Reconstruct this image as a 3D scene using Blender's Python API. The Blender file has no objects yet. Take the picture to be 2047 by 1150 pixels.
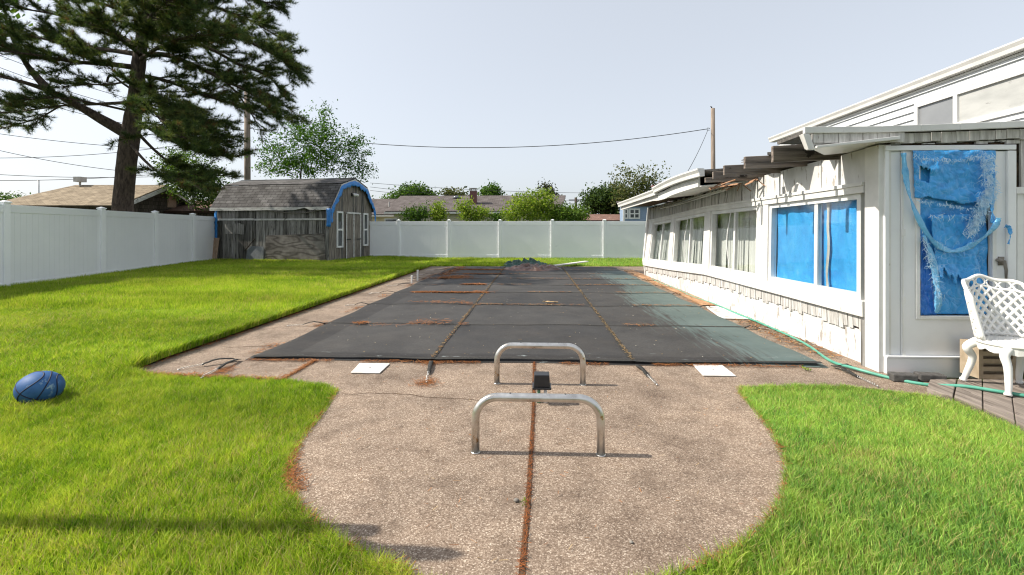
import bpy, bmesh, math, random
import numpy as np
from mathutils import Vector, noise as mnoise

# ---------------------------------------------------------------- camera, sky, sun, exposure
SC = bpy.context.scene
COL = SC.collection
F = 960.0; PCX = 1023.5; HY = 460.0; CH = 1.27; PSI = math.atan(44.5/960)
SUN_EL = 44.0; SUN_DRIFT = 0.2          # sun stands to the left (-X), a touch behind the camera
cam = bpy.data.cameras.new('camera'); camo = bpy.data.objects.new('camera', cam); COL.objects.link(camo)
camo.location = (0, 0, CH); camo.rotation_euler = (math.pi/2, 0, PSI)
cam.sensor_width = 36; cam.lens = F/2047*36; cam.shift_x = 0; cam.shift_y = -115/2047
cam.clip_start = .05; cam.clip_end = 2000
SC.camera = camo
world = bpy.data.worlds.new('World'); SC.world = world; world.use_nodes = True
wn = world.node_tree; wn.nodes.clear()
sky = wn.nodes.new('ShaderNodeTexSky'); sky.sky_type = 'NISHITA'; sky.sun_disc = False
sky.sun_elevation = math.radians(SUN_EL); sky.sun_rotation = math.radians(-90 - SUN_DRIFT)
sky.air_density = 1.0; sky.dust_density = 2.2; sky.ozone_density = 1.0; sky.altitude = 0
hs = wn.nodes.new('ShaderNodeHueSaturation'); hs.inputs['Saturation'].default_value = .5
bg = wn.nodes.new('ShaderNodeBackground'); bg.inputs['Strength'].default_value = .15
wo = wn.nodes.new('ShaderNodeOutputWorld')
hz = wn.nodes.new('ShaderNodeMix'); hz.data_type = 'RGBA'; hz.inputs[0].default_value = .60; hz.inputs[7].default_value = (3.12, 3.34, 3.66, 1)   # thin even summer haze over the blue
wn.links.new(sky.outputs[0], hs.inputs['Color']); wn.links.new(hs.outputs[0], hz.inputs[6]); wn.links.new(hz.outputs[2], bg.inputs[0]); wn.links.new(bg.outputs[0], wo.inputs[0])
sl = bpy.data.lights.new('sun', 'SUN'); sl.energy = 4.4; sl.angle = math.radians(.55); sl.color = (1, .93, .82)
so = bpy.data.objects.new('sun', sl); COL.objects.link(so)
_e = math.radians(SUN_EL); _d = math.radians(SUN_DRIFT)
LD = Vector((math.cos(_e)*math.cos(_d), math.cos(_e)*math.sin(_d), -math.sin(_e)))
so.rotation_euler = LD.to_track_quat('-Z', 'Y').to_euler(); so.location = (-20, 0, 20)
SC.view_settings.view_transform = 'Standard'; SC.view_settings.look = 'None'
SC.view_settings.exposure = .62; SC.view_settings.gamma = 1
SC.render.engine = 'CYCLES'
try:
    SC.cycles.max_bounces = 7; SC.cycles.transparent_max_bounces = 12; SC.cycles.use_denoising = True; SC.cycles.sample_clamp_indirect = 4; SC.cycles.caustics_reflective = False; SC.cycles.caustics_refractive = False; SC.cycles.blur_glossy = 1.0; SC.cycles.pixel_filter_type = 'BLACKMAN_HARRIS'; SC.cycles.filter_width = 1.15
except Exception: pass

R = random.Random(7)
NR = np.random.default_rng(11)

# ---------------------------------------------------------------- measuring: pixel of the photograph -> point of the place
def ray(px, py):
    a = (px-PCX)/F
    return Vector((a*math.cos(PSI)-math.sin(PSI), a*math.sin(PSI)+math.cos(PSI), -(py-HY)/F))
CAM = Vector((0, 0, CH))
def G(px, py, z=0): r = ray(px, py); return CAM + r*((z-CH)/r.z)
def PY(px, py, Y): r = ray(px, py); return CAM + r*(Y/r.y)
def PX_(px, py, X): r = ray(px, py); return CAM + r*(X/r.x)
def PD(px, py, d): return CAM + ray(px, py)*d
def PP(px, py, p, n):
    r = ray(px, py); return CAM + r*((p-CAM).dot(n)/r.dot(n))

# ---------------------------------------------------------------- materials
MATS = {}
def nodes_of(m):
    m.use_nodes = True; nt = m.node_tree; nt.nodes.clear()
    o = nt.nodes.new('ShaderNodeOutputMaterial'); b = nt.nodes.new('ShaderNodeBsdfPrincipled')
    nt.links.new(b.outputs[0], o.inputs[0]); return nt, b, o
def ramp(nt, stops, interp='LINEAR'):
    r = nt.nodes.new('ShaderNodeValToRGB'); r.color_ramp.interpolation = interp
    e = r.color_ramp.elements
    while len(e) < len(stops): e.new(.5)
    for i, (p, c) in enumerate(stops):
        e[i].position = p; e[i].color = (*c, 1) if len(c) == 3 else c
    return r
def coords(nt, scale=(1, 1, 1)):
    tc = nt.nodes.new('ShaderNodeTexCoord'); mp = nt.nodes.new('ShaderNodeMapping')
    mp.inputs['Scale'].default_value = scale; nt.links.new(tc.outputs['Object'], mp.inputs['Vector']); return mp.outputs[0]
def noise(nt, vec, scale, detail=5, rough=.6, dist=0):
    n = nt.nodes.new('ShaderNodeTexNoise'); n.inputs['Scale'].default_value = scale; n.inputs['Detail'].default_value = detail
    n.inputs['Roughness'].default_value = rough; n.inputs['Distortion'].default_value = dist
    nt.links.new(vec, n.inputs['Vector']); return n.outputs['Fac']
def mix(nt, a, b, fac, mode='MIX'):
    m = nt.nodes.new('ShaderNodeMix'); m.data_type = 'RGBA'; m.blend_type = mode
    for s, v in ((m.inputs[6], a), (m.inputs[7], b), (m.inputs[0], fac)):
        if hasattr(v, 'is_output') or isinstance(v, bpy.types.NodeSocket): nt.links.new(v, s)
        elif isinstance(v, (int, float)): s.default_value = v
        else: s.default_value = (*v, 1)
    return m.outputs[2]
def bump(nt, b, h, strength=.3, dist=.01):
    bp = nt.nodes.new('ShaderNodeBump'); bp.inputs['Strength'].default_value = strength; bp.inputs['Distance'].default_value = dist
    nt.links.new(h, bp.inputs['Height']); nt.links.new(bp.outputs[0], b.inputs['Normal'])
def M(name, c1, c2=None, scale=6, stretch=(1, 1, 1), rough=.6, metal=0, spots=None, spot_at=.62, spot_scale=14, bmp=0, bdist=.005, lo=.35, hi=.65, spec=.3, spot_stretch=None):
    """two-tone noise material, with optional spots (stains, peeling) of a third colour"""
    if name in MATS: return MATS[name]
    m = bpy.data.materials.new(name); nt, b, o = nodes_of(m); MATS[name] = m
    v = coords(nt, stretch); f = noise(nt, v, scale)
    c = ramp(nt, [(lo, c1), (hi, c2 or c1)]); nt.links.new(f, c.inputs[0]); out = c.outputs[0]
    if spots:
        v2 = coords(nt, spot_stretch or stretch)
        f2 = noise(nt, v2, spot_scale, 6, .65); r2 = ramp(nt, [(spot_at, (0, 0, 0)), (spot_at+.04, (1, 1, 1))]); nt.links.new(f2, r2.inputs[0])
        out = mix(nt, out, spots, r2.outputs[0])
    nt.links.new(out, b.inputs['Base Color'])
    b.inputs['Roughness'].default_value = rough; b.inputs['Metallic'].default_value = metal; b.inputs['Specular IOR Level'].default_value = spec
    if bmp: bump(nt, b, f, bmp, bdist)
    return m
def leaf_mat(name, trans=.4, rough=.6):
    m = bpy.data.materials.new(name); m.use_nodes = True; nt = m.node_tree; nt.nodes.clear()
    o = nt.nodes.new('ShaderNodeOutputMaterial'); a = nt.nodes.new('ShaderNodeAttribute'); a.attribute_name = 'tint'
    d = nt.nodes.new('ShaderNodeBsdfPrincipled'); d.inputs['Roughness'].default_value = rough; d.inputs['Specular IOR Level'].default_value = .12
    t = nt.nodes.new('ShaderNodeBsdfTranslucent'); mx = nt.nodes.new('ShaderNodeMixShader'); mx.inputs[0].default_value = trans
    yl = mix(nt, a.outputs['Color'], (1.12, 1.12, .65), 1.0, 'MULTIPLY')
    nt.links.new(a.outputs['Color'], d.inputs['Base Color']); nt.links.new(yl, t.inputs['Color'])
    nt.links.new(d.outputs[0], mx.inputs[1]); nt.links.new(t.outputs[0], mx.inputs[2]); nt.links.new(mx.outputs[0], o.inputs[0])
    MATS[name] = m; return m

M('white_vinyl', (.84, .85, .865), (.88, .89, .90), 1.2, rough=.38, spec=.45, spots=(.62, .64, .66), spot_at=.70, spot_scale=3)
M('white_paint', (.62, .61, .585), (.74, .73, .70), 3, rough=.6, spots=(.44, .40, .36), spot_at=.66, spot_scale=9, bmp=.15)
M('peeling_paint', (.55, .545, .525), (.71, .705, .69), 2.5, (1, 1, .6), rough=.75, spots=(.36, .33, .30), spot_at=.575, spot_scale=13, bmp=.4, spot_stretch=(1, 1, .3))
M('shake', (.37, .355, .335), (.62, .605, .58), 7, (3.2, 3.2, .5), rough=.85, spots=(.30, .27, .24), spot_at=.63, spot_scale=20, bmp=.5, spot_stretch=(2, 2, .25))
M('trim_white', (.66, .66, .645), (.76, .76, .745), 4, rough=.42, spec=.4, spots=(.55, .53, .50), spot_at=.74, spot_scale=10)
M('door_white', (.72, .73, .745), (.79, .80, .81), 2, rough=.4, spec=.4, spots=(.45, .36, .28), spot_at=.735, spot_scale=16)
M('gutter_white', (.62, .615, .59), (.72, .71, .69), 3, rough=.4, spots=(.5, .42, .33), spot_at=.7, spot_scale=11)
M('siding_white', (.62, .64, .655), (.68, .70, .715), 1.5, rough=.5)
M('backing_brown', (.035, .025, .018), (.12, .075, .045), 20, rough=.95)
M('rafter_wood', (.075, .062, .053), (.27, .225, .19), 5, (.35, 5, 5), rough=.85, spots=(.03, .024, .02), spot_at=.60, spot_scale=4, bmp=.5, spot_stretch=(1, 1, 1))
M('broken_wood', (.26, .13, .07), (.46, .28, .18), 14, (.5, 3, 3), rough=.9, bmp=.5)
M('roofing', (.07, .065, .06), (.15, .14, .13), 25, rough=.95, bmp=.4)
M('interior', (.30, .30, .285), (.40, .39, .38), 1.2, rough=.9)
M('blinds', (.60, .59, .56), (.72, .71, .68), 3, (1, 6, .3), rough=.7, spots=(.55, .53, .48), spot_at=.66, spot_scale=5)
M('board_grey', (.055, .052, .048), (.36, .345, .32), 5, (4.5, 4.5, .28), rough=.9, spots=(.035, .033, .03), spot_at=.60, spot_scale=7, bmp=.6, bdist=.01, lo=.32, hi=.66, spot_stretch=(4, 4, .4))
M('board_dark', (.035, .033, .03), (.19, .18, .165), 6, (4.5, 4.5, .28), rough=.95, spots=(.30, .285, .265), spot_at=.64, spot_scale=8, bmp=.6, bdist=.01, spot_stretch=(5, 5, .35))
M('board_pale', (.16, .15, .14), (.44, .425, .40), 6, (4.5, 4.5, .28), rough=.9, spots=(.06, .055, .05), spot_at=.6, spot_scale=8, bmp=.6, bdist=.01, spot_stretch=(5, 5, .35))
M('board_brown', (.10, .085, .07), (.31, .275, .235), 6, (5, 5, .3), rough=.9, spots=(.05, .04, .034), spot_at=.6, spot_scale=8, bmp=.6, bdist=.01, spot_stretch=(4, 4, .35))
M('old_white_wood', (.50, .49, .47), (.72, .71, .68), 8, (.6, .6, 2), rough=.8, spots=(.2, .18, .16), spot_at=.6, spot_scale=9)
M('tan_board', (.30, .20, .14), (.48, .35, .26), 9, (3, 3, .5), rough=.85, spots=(.12, .09, .07), spot_at=.62, spot_scale=12)
M('grey_sheet', (.17, .185, .20), (.23, .245, .26), 16, rough=.55)
M('dark_metal', (.02, .02, .022), (.045, .045, .045), 10, rough=.5, metal=.3)
M('black_plastic', (.012, .013, .015), (.022, .023, .026), 20, rough=.32, spec=.5)
M('black_web', (.016, .016, .016), (.05, .048, .042), 60, rough=.9, bmp=.3)
M('spring_steel', (.45, .44, .42), (.66, .65, .63), 30, rough=.35, metal=.9)
M('lid_white', (.60, .575, .53), (.72, .70, .66), 6, rough=.6, spots=(.5, .44, .37), spot_at=.67, spot_scale=20)
M('pvc', (.66, .65, .63), (.76, .75, .73), 8, rough=.45)
M('conduit_green', (.10, .24, .15), (.16, .32, .2), 9, rough=.5)
M('hose_green', (.055, .26, .18), (.11, .36, .27), 7, rough=.4, spec=.5)
M('brick_dark', (.05, .047, .045), (.11, .105, .10), 18, rough=.9, bmp=.4)
M('block_tan', (.30, .235, .16), (.40, .32, .23), 12, rough=.9, bmp=.3)
M('plank_old', (.12, .098, .082), (.29, .245, .21), 5, (5, .35, 5), rough=.9, spots=(.07, .055, .045), spot_at=.6, spot_scale=6, bmp=.6, spot_stretch=(4, .5, 4))
M('orange_board', (.30, .15, .07), (.48, .30, .17), 6, (2, .5, 2), rough=.85, spots=(.20, .12, .07), spot_at=.6, spot_scale=9)
M('chair_white', (.70, .69, .66), (.80, .79, .765), 8, rough=.5, spec=.4, spots=(.52, .38, .24), spot_at=.70, spot_scale=28)
M('ball_blue', (.014, .065, .20), (.04, .13, .32), 7, rough=.62, spots=(.22, .32, .42), spot_at=.60, spot_scale=9, spec=.35)
M('ball_seam', (.008, .012, .03), (.015, .02, .05), 7, rough=.6)
M('tarp_green', (.016, .045, .036), (.035, .085, .066), 9, rough=.45, spots=(.14, .24, .20), spot_at=.66, spot_scale=16)
M('tarp_brown', (.075, .042, .032), (.18, .105, .082), 7, rough=.4, spots=(.24, .16, .125), spot_at=.68, spot_scale=10)
M('pole_wood', (.16, .125, .10), (.32, .26, .21), 6, (6, 6, .25), rough=.9, bmp=.4)
M('bark', (.035, .026, .02), (.12, .09, .07), 7, (2.4, 2.4, .7), rough=.95, bmp=1, bdist=.04)
M('twig_bark', (.035, .027, .021), (.09, .07, .055), 8, rough=.95)
M('bark_light', (.10, .085, .07), (.22, .19, .16), 8, (3, 3, .6), rough=.95)
M('wire', (.02, .02, .02), (.035, .035, .035), 3, rough=.6)
M('glass_dark', (.05, .055, .06), (.08, .085, .09), 1, rough=.08, spec=.8)
M('glass_grey', (.19, .20, .21), (.25, .26, .27), 1, rough=.1, spec=.6)
M('cream_wall', (.62, .56, .44), (.70, .64, .52), 1, rough=.7)
M('chimney_brick', (.10, .045, .045), (.24, .12, .11), 22, (1, 1, 2.5), rough=.9)
M('cap_concrete', (.42, .41, .39), (.52, .51, .49), 6, rough=.85)
M('stone_grey', (.15, .135, .12), (.25, .23, .20), 12, rough=.9)
M('clouded_plastic', (.36, .365, .355), (.45, .455, .44), 3, (1, .6, 2), rough=.35, spots=(.29, .29, .28), spot_at=.62, spot_scale=5)
M('paper_white', (.72, .71, .68), (.82, .81, .78), 8, rough=.7)
M('dry_leaf', (.34, .22, .11), (.55, .38, .2), 12, rough=.8)
M('soil_line', (.05, .032, .02), (.14, .08, .045), 30, rough=1)

def tarp_mat(name, a, b, c):
    m = bpy.data.materials.new(name); nt, p, o = nodes_of(m); MATS[name] = m
    v = coords(nt); f = noise(nt, v, 9, 6, .7, .6); r = ramp(nt, [(.3, a), (.52, b), (.64, b), (.74, c)]); nt.links.new(f, r.inputs[0])
    v2 = coords(nt, (60, 60, 3)); f2 = noise(nt, v2, 3, 3, .6); r2 = ramp(nt, [(.62, (0, 0, 0)), (.75, (1, 1, 1))]); nt.links.new(f2, r2.inputs[0])
    v3 = coords(nt, (1, 1, 1)); f3 = noise(nt, v3, 5, 3); r3 = ramp(nt, [(.45, (0, 0, 0)), (.65, (.85, .85, .85))]); nt.links.new(f3, r3.inputs[0])
    mm = nt.nodes.new('ShaderNodeMath'); mm.operation = 'MULTIPLY'; nt.links.new(r2.outputs[0], mm.inputs[0]); nt.links.new(r3.outputs[0], mm.inputs[1])
    nt.links.new(mix(nt, r.outputs[0], c, mm.outputs[0]), p.inputs['Base Color'])
    out = mix(nt, r.outputs[0], c, mm.outputs[0])
    vv = nt.nodes.new('ShaderNodeTexVoronoi'); vv.feature = 'DISTANCE_TO_EDGE'; vv.inputs['Scale'].default_value = 11
    dn = nt.nodes.new('ShaderNodeTexNoise'); dn.inputs['Scale'].default_value = 6; nt.links.new(v, dn.inputs['Vector']); nt.links.new(mix(nt, v, dn.outputs['Color'], .35, 'ADD'), vv.inputs['Vector'])
    cr = ramp(nt, [(0, (1, 1, 1)), (.05, (0, 0, 0))]); nt.links.new(vv.outputs['Distance'], cr.inputs[0])
    f4 = noise(nt, coords(nt), 3, 4); r4 = ramp(nt, [(.45, (0, 0, 0)), (.65, (.5, .5, .5))]); nt.links.new(f4, r4.inputs[0])
    m4 = nt.nodes.new('ShaderNodeMath'); m4.operation = 'MULTIPLY'; nt.links.new(cr.outputs[0], m4.inputs[0]); nt.links.new(r4.outputs[0], m4.inputs[1])
    nt.links.new(mix(nt, out, c, m4.outputs[0]), p.inputs['Base Color'])
    p.inputs['Roughness'].default_value = .42; p.inputs['Specular IOR Level'].default_value = .45
    bump(nt, p, vv.outputs['Distance'], .3, .03); return m
tarp_mat('tarp_blue', (.022, .22, .56), (.05, .345, .76), (.46, .68, .88))
tarp_mat('tarp_worn', (.06, .30, .60), (.16, .46, .74), (.62, .78, .9))
tarp_mat('tarp_shed', (.012, .13, .44), (.025, .22, .62), (.25, .46, .78))
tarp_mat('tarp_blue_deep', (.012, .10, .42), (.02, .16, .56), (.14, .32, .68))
M('tarp_fray', (.22, .48, .74), (.62, .76, .87), 20, rough=.7)

def window_tarp():
    m = bpy.data.materials.new('window_tarp'); nt, p, o = nodes_of(m); MATS['window_tarp'] = m
    v = coords(nt); f = noise(nt, v, 4, 4, .6, .4); r = ramp(nt, [(.3, (.035, .30, .74)), (.6, (.06, .43, .90)), (.78, (.18, .56, .94))]); nt.links.new(f, r.inputs[0])
    v2 = coords(nt, (1, 1, 1)); f2 = noise(nt, coords(nt, (1, 1, 1.8)), 26, 3, .55, 2.0)
    nt.links.new(r.outputs[0], p.inputs['Base Color']); p.inputs['Roughness'].default_value = .35
    bump(nt, p, f2, .45, .03)
window_tarp()

def glass(name, tint=(.85, .9, .9), refl=.9):
    m = bpy.data.materials.new(name); m.use_nodes = True; nt = m.node_tree; nt.nodes.clear(); MATS[name] = m
    o = nt.nodes.new('ShaderNodeOutputMaterial'); t = nt.nodes.new('ShaderNodeBsdfTransparent'); t.inputs[0].default_value = (*tint, 1)
    g = nt.nodes.new('ShaderNodeBsdfGlossy'); g.inputs['Roughness'].default_value = .03; g.inputs[0].default_value = (refl, refl, refl, 1)
    fr0 = nt.nodes.new('ShaderNodeLayerWeight'); fr0.inputs[0].default_value = .5; fr1 = nt.nodes.new('ShaderNodeMath'); fr1.operation = 'POWER'; fr1.inputs[1].default_value = 3.2; nt.links.new(fr0.outputs['Facing'], fr1.inputs[0]); fr = nt.nodes.new('ShaderNodeMath'); fr.operation = 'MULTIPLY_ADD'; fr.inputs[1].default_value = .55; fr.inputs[2].default_value = .045; nt.links.new(fr1.outputs[0], fr.inputs[0]); mx = nt.nodes.new('ShaderNodeMixShader')
    nt.links.new(fr.outputs[0], mx.inputs[0]); nt.links.new(t.outputs[0], mx.inputs[1]); nt.links.new(g.outputs[0], mx.inputs[2]); nt.links.new(mx.outputs[0], o.inputs[0])
glass('glass', (.97, .985, .98)); glass('plastic_film', (.95, .97, .98), .7)

def steel():
    m = bpy.data.materials.new('stainless'); nt, p, o = nodes_of(m); MATS['stainless'] = m
    v = coords(nt, (1, 1, 1)); f = noise(nt, v, 9, 5); r = ramp(nt, [(.35, (.50, .47, .43)), (.6, (.68, .66, .63))]); nt.links.new(f, r.inputs[0])
    f2 = noise(nt, v, 16, 5); r2 = ramp(nt, [(.66, (0, 0, 0)), (.72, (1, 1, 1))]); nt.links.new(f2, r2.inputs[0])
    nt.links.new(mix(nt, r.outputs[0], (.40, .26, .13), r2.outputs[0]), p.inputs['Base Color'])
    p.inputs['Metallic'].default_value = .95; r3 = ramp(nt, [(.3, (.2, .2, .2)), (.7, (.42, .42, .42))]); nt.links.new(f, r3.inputs[0]); nt.links.new(r3.outputs[0], p.inputs['Roughness'])
steel()

def shingles(name, a, b, rot=(0, 0, 0), w=.30, h=.14, mortar=.02):
    """asphalt shingle courses; laid in the plane of the mesh's UV map (u along the eave, v up the slope, metres)"""
    m = bpy.data.materials.new(name); nt, p, o = nodes_of(m); MATS[name] = m
    uv = nt.nodes.new('ShaderNodeUVMap'); br = nt.nodes.new('ShaderNodeTexBrick')
    br.inputs['Scale'].default_value = 1; br.inputs['Brick Width'].default_value = w; br.inputs['Row Height'].default_value = h
    br.inputs['Mortar Size'].default_value = mortar*.5; br.inputs['Mortar Smooth'].default_value = .3; br.inputs['Bias'].default_value = 0
    br.inputs['Color1'].default_value = (*a, 1); br.inputs['Color2'].default_value = (*b, 1); br.inputs['Mortar'].default_value = (*[x*.3 for x in a], 1)
    nt.links.new(uv.outputs[0], br.inputs[0])
    v = coords(nt); f = noise(nt, v, 2.2, 6, .7); r = ramp(nt, [(.3, (.62, .60, .58)), (.7, (1.25, 1.25, 1.25))]); nt.links.new(f, r.inputs[0])
    f2 = noise(nt, v, 40, 3, .7); r2 = ramp(nt, [(.3, (.7, .7, .7)), (.7, (1.2, 1.2, 1.2))]); nt.links.new(f2, r2.inputs[0])
    c = mix(nt, mix(nt, br.outputs[0], r.outputs[0], 1., 'MULTIPLY'), r2.outputs[0], 1., 'MULTIPLY')
    nt.links.new(c, p.inputs['Base Color']); p.inputs['Roughness'].default_value = .95; p.inputs['Specular IOR Level'].default_value = .15
    bump(nt, p, br.outputs['Fac'], -.5, .02); return m
shingles('roof_grey', (.095, .092, .092), (.16, .156, .155), w=.32, h=.145)
shingles('roof_tan', (.25, .20, .14), (.36, .295, .21), w=.4, h=.16)
shingles('roof_slate', (.115, .10, .095), (.165, .145, .14), w=.35, h=.15)
shingles('roof_brown', (.20, .12, .10), (.27, .17, .14), w=.35, h=.15)
shingles('wall_shingle', (.07, .06, .05), (.12, .10, .085), w=.18, h=.22)

def plywood():
    m = bpy.data.materials.new('plywood'); nt, p, o = nodes_of(m); MATS['plywood'] = m
    v = coords(nt, (.40, .40, 1.5)); d = nt.nodes.new('ShaderNodeTexNoise'); d.inputs['Scale'].default_value = 1.5; d.inputs['Detail'].default_value = 2
    nt.links.new(v, d.inputs['Vector'])
    w = nt.nodes.new('ShaderNodeMath'); w.operation = 'MULTIPLY'; w.inputs[1].default_value = 46; nt.links.new(d.outputs['Fac'], w.inputs[0])
    s = nt.nodes.new('ShaderNodeMath'); s.operation = 'SINE'; nt.links.new(w.outputs[0], s.inputs[0])
    r = ramp(nt, [(0, (.11, .10, .092)), (.4, (.19, .177, .163)), (1, (.25, .237, .22))]); 
    mr = nt.nodes.new('ShaderNodeMapRange'); mr.inputs[1].default_value = -1; mr.inputs[2].default_value = 1; nt.links.new(s.outputs[0], mr.inputs[0]); nt.links.new(mr.outputs[0], r.inputs[0])
    f = noise(nt, coords(nt), 3, 6); r2 = ramp(nt, [(.35, (.6, .58, .55)), (.65, (1.1, 1.08, 1.05))]); nt.links.new(f, r2.inputs[0])
    nt.links.new(mix(nt, r.outputs[0], r2.outputs[0], 1., 'MULTIPLY'), p.inputs['Base Color']); p.inputs['Roughness'].default_value = .9
plywood()

def concrete():
    m = bpy.data.materials.new('aggregate'); nt, p, o = nodes_of(m); MATS['aggregate'] = m
    v = coords(nt)
    vo = nt.nodes.new('ShaderNodeTexVoronoi'); vo.inputs['Scale'].default_value = 170; nt.links.new(v, vo.inputs['Vector'])
    sep = nt.nodes.new('ShaderNodeSeparateColor'); nt.links.new(vo.outputs['Color'], sep.inputs[0])
    r = ramp(nt, [(0, (.155, .116, .088)), (.3, (.226, .174, .135)), (.6, (.285, .226, .178)), (.85, (.352, .287, .23)), (.97, (.50, .435, .365))]); nt.links.new(sep.outputs[0], r.inputs[0])
    vd = ramp(nt, [(.25, (1, 1, 1)), (.65, (.66, .62, .59))]); nt.links.new(vo.outputs['Distance'], vd.inputs[0])
    vo2 = nt.nodes.new('ShaderNodeTexVoronoi'); vo2.inputs['Scale'].default_value = 62; nt.links.new(v, vo2.inputs['Vector'])
    big = ramp(nt, [(.16, (1, 1, 1)), (.20, (0, 0, 0))]); nt.links.new(vo2.outputs['Distance'], big.inputs[0])
    sep2 = nt.nodes.new('ShaderNodeSeparateColor'); nt.links.new(vo2.outputs['Color'], sep2.inputs[0])
    pick = ramp(nt, [(.84, (0, 0, 0)), (.86, (1, 1, 1))]); nt.links.new(sep2.outputs[1], pick.inputs[0])
    mk = nt.nodes.new('ShaderNodeMath'); mk.operation = 'MULTIPLY'; nt.links.new(big.outputs[0], mk.inputs[0]); nt.links.new(pick.outputs[0], mk.inputs[1])
    c = mix(nt, r.outputs[0], vd.outputs[0], .75, 'MULTIPLY')
    bc = ramp(nt, [(0, (.20, .145, .11)), (.5, (.46, .37, .29)), (1, (.62, .56, .48))]); nt.links.new(sep2.outputs[0], bc.inputs[0])
    c = mix(nt, c, bc.outputs[0], mk.outputs[0])
    f = noise(nt, v, 1.0, 8, .68, .3); st = ramp(nt, [(.32, (.56, .53, .51)), (.47, (.92, .91, .90)), (.66, (1.22, 1.20, 1.17))]); nt.links.new(f, st.inputs[0])
    c = mix(nt, c, st.outputs[0], 1., 'MULTIPLY')
    f3 = noise(nt, v, 6, 5, .7); st3 = ramp(nt, [(.34, (.72, .68, .64)), (.52, (1.05, 1.03, 1))]); nt.links.new(f3, st3.inputs[0])
    c = mix(nt, c, st3.outputs[0], .8, 'MULTIPLY')
    nt.links.new(c, p.inputs['Base Color']); p.inputs['Roughness'].default_value = .85; p.inputs['Specular IOR Level'].default_value = .3
    bump(nt, p, vo.outputs['Distance'], -.5, .004)
concrete()

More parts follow.
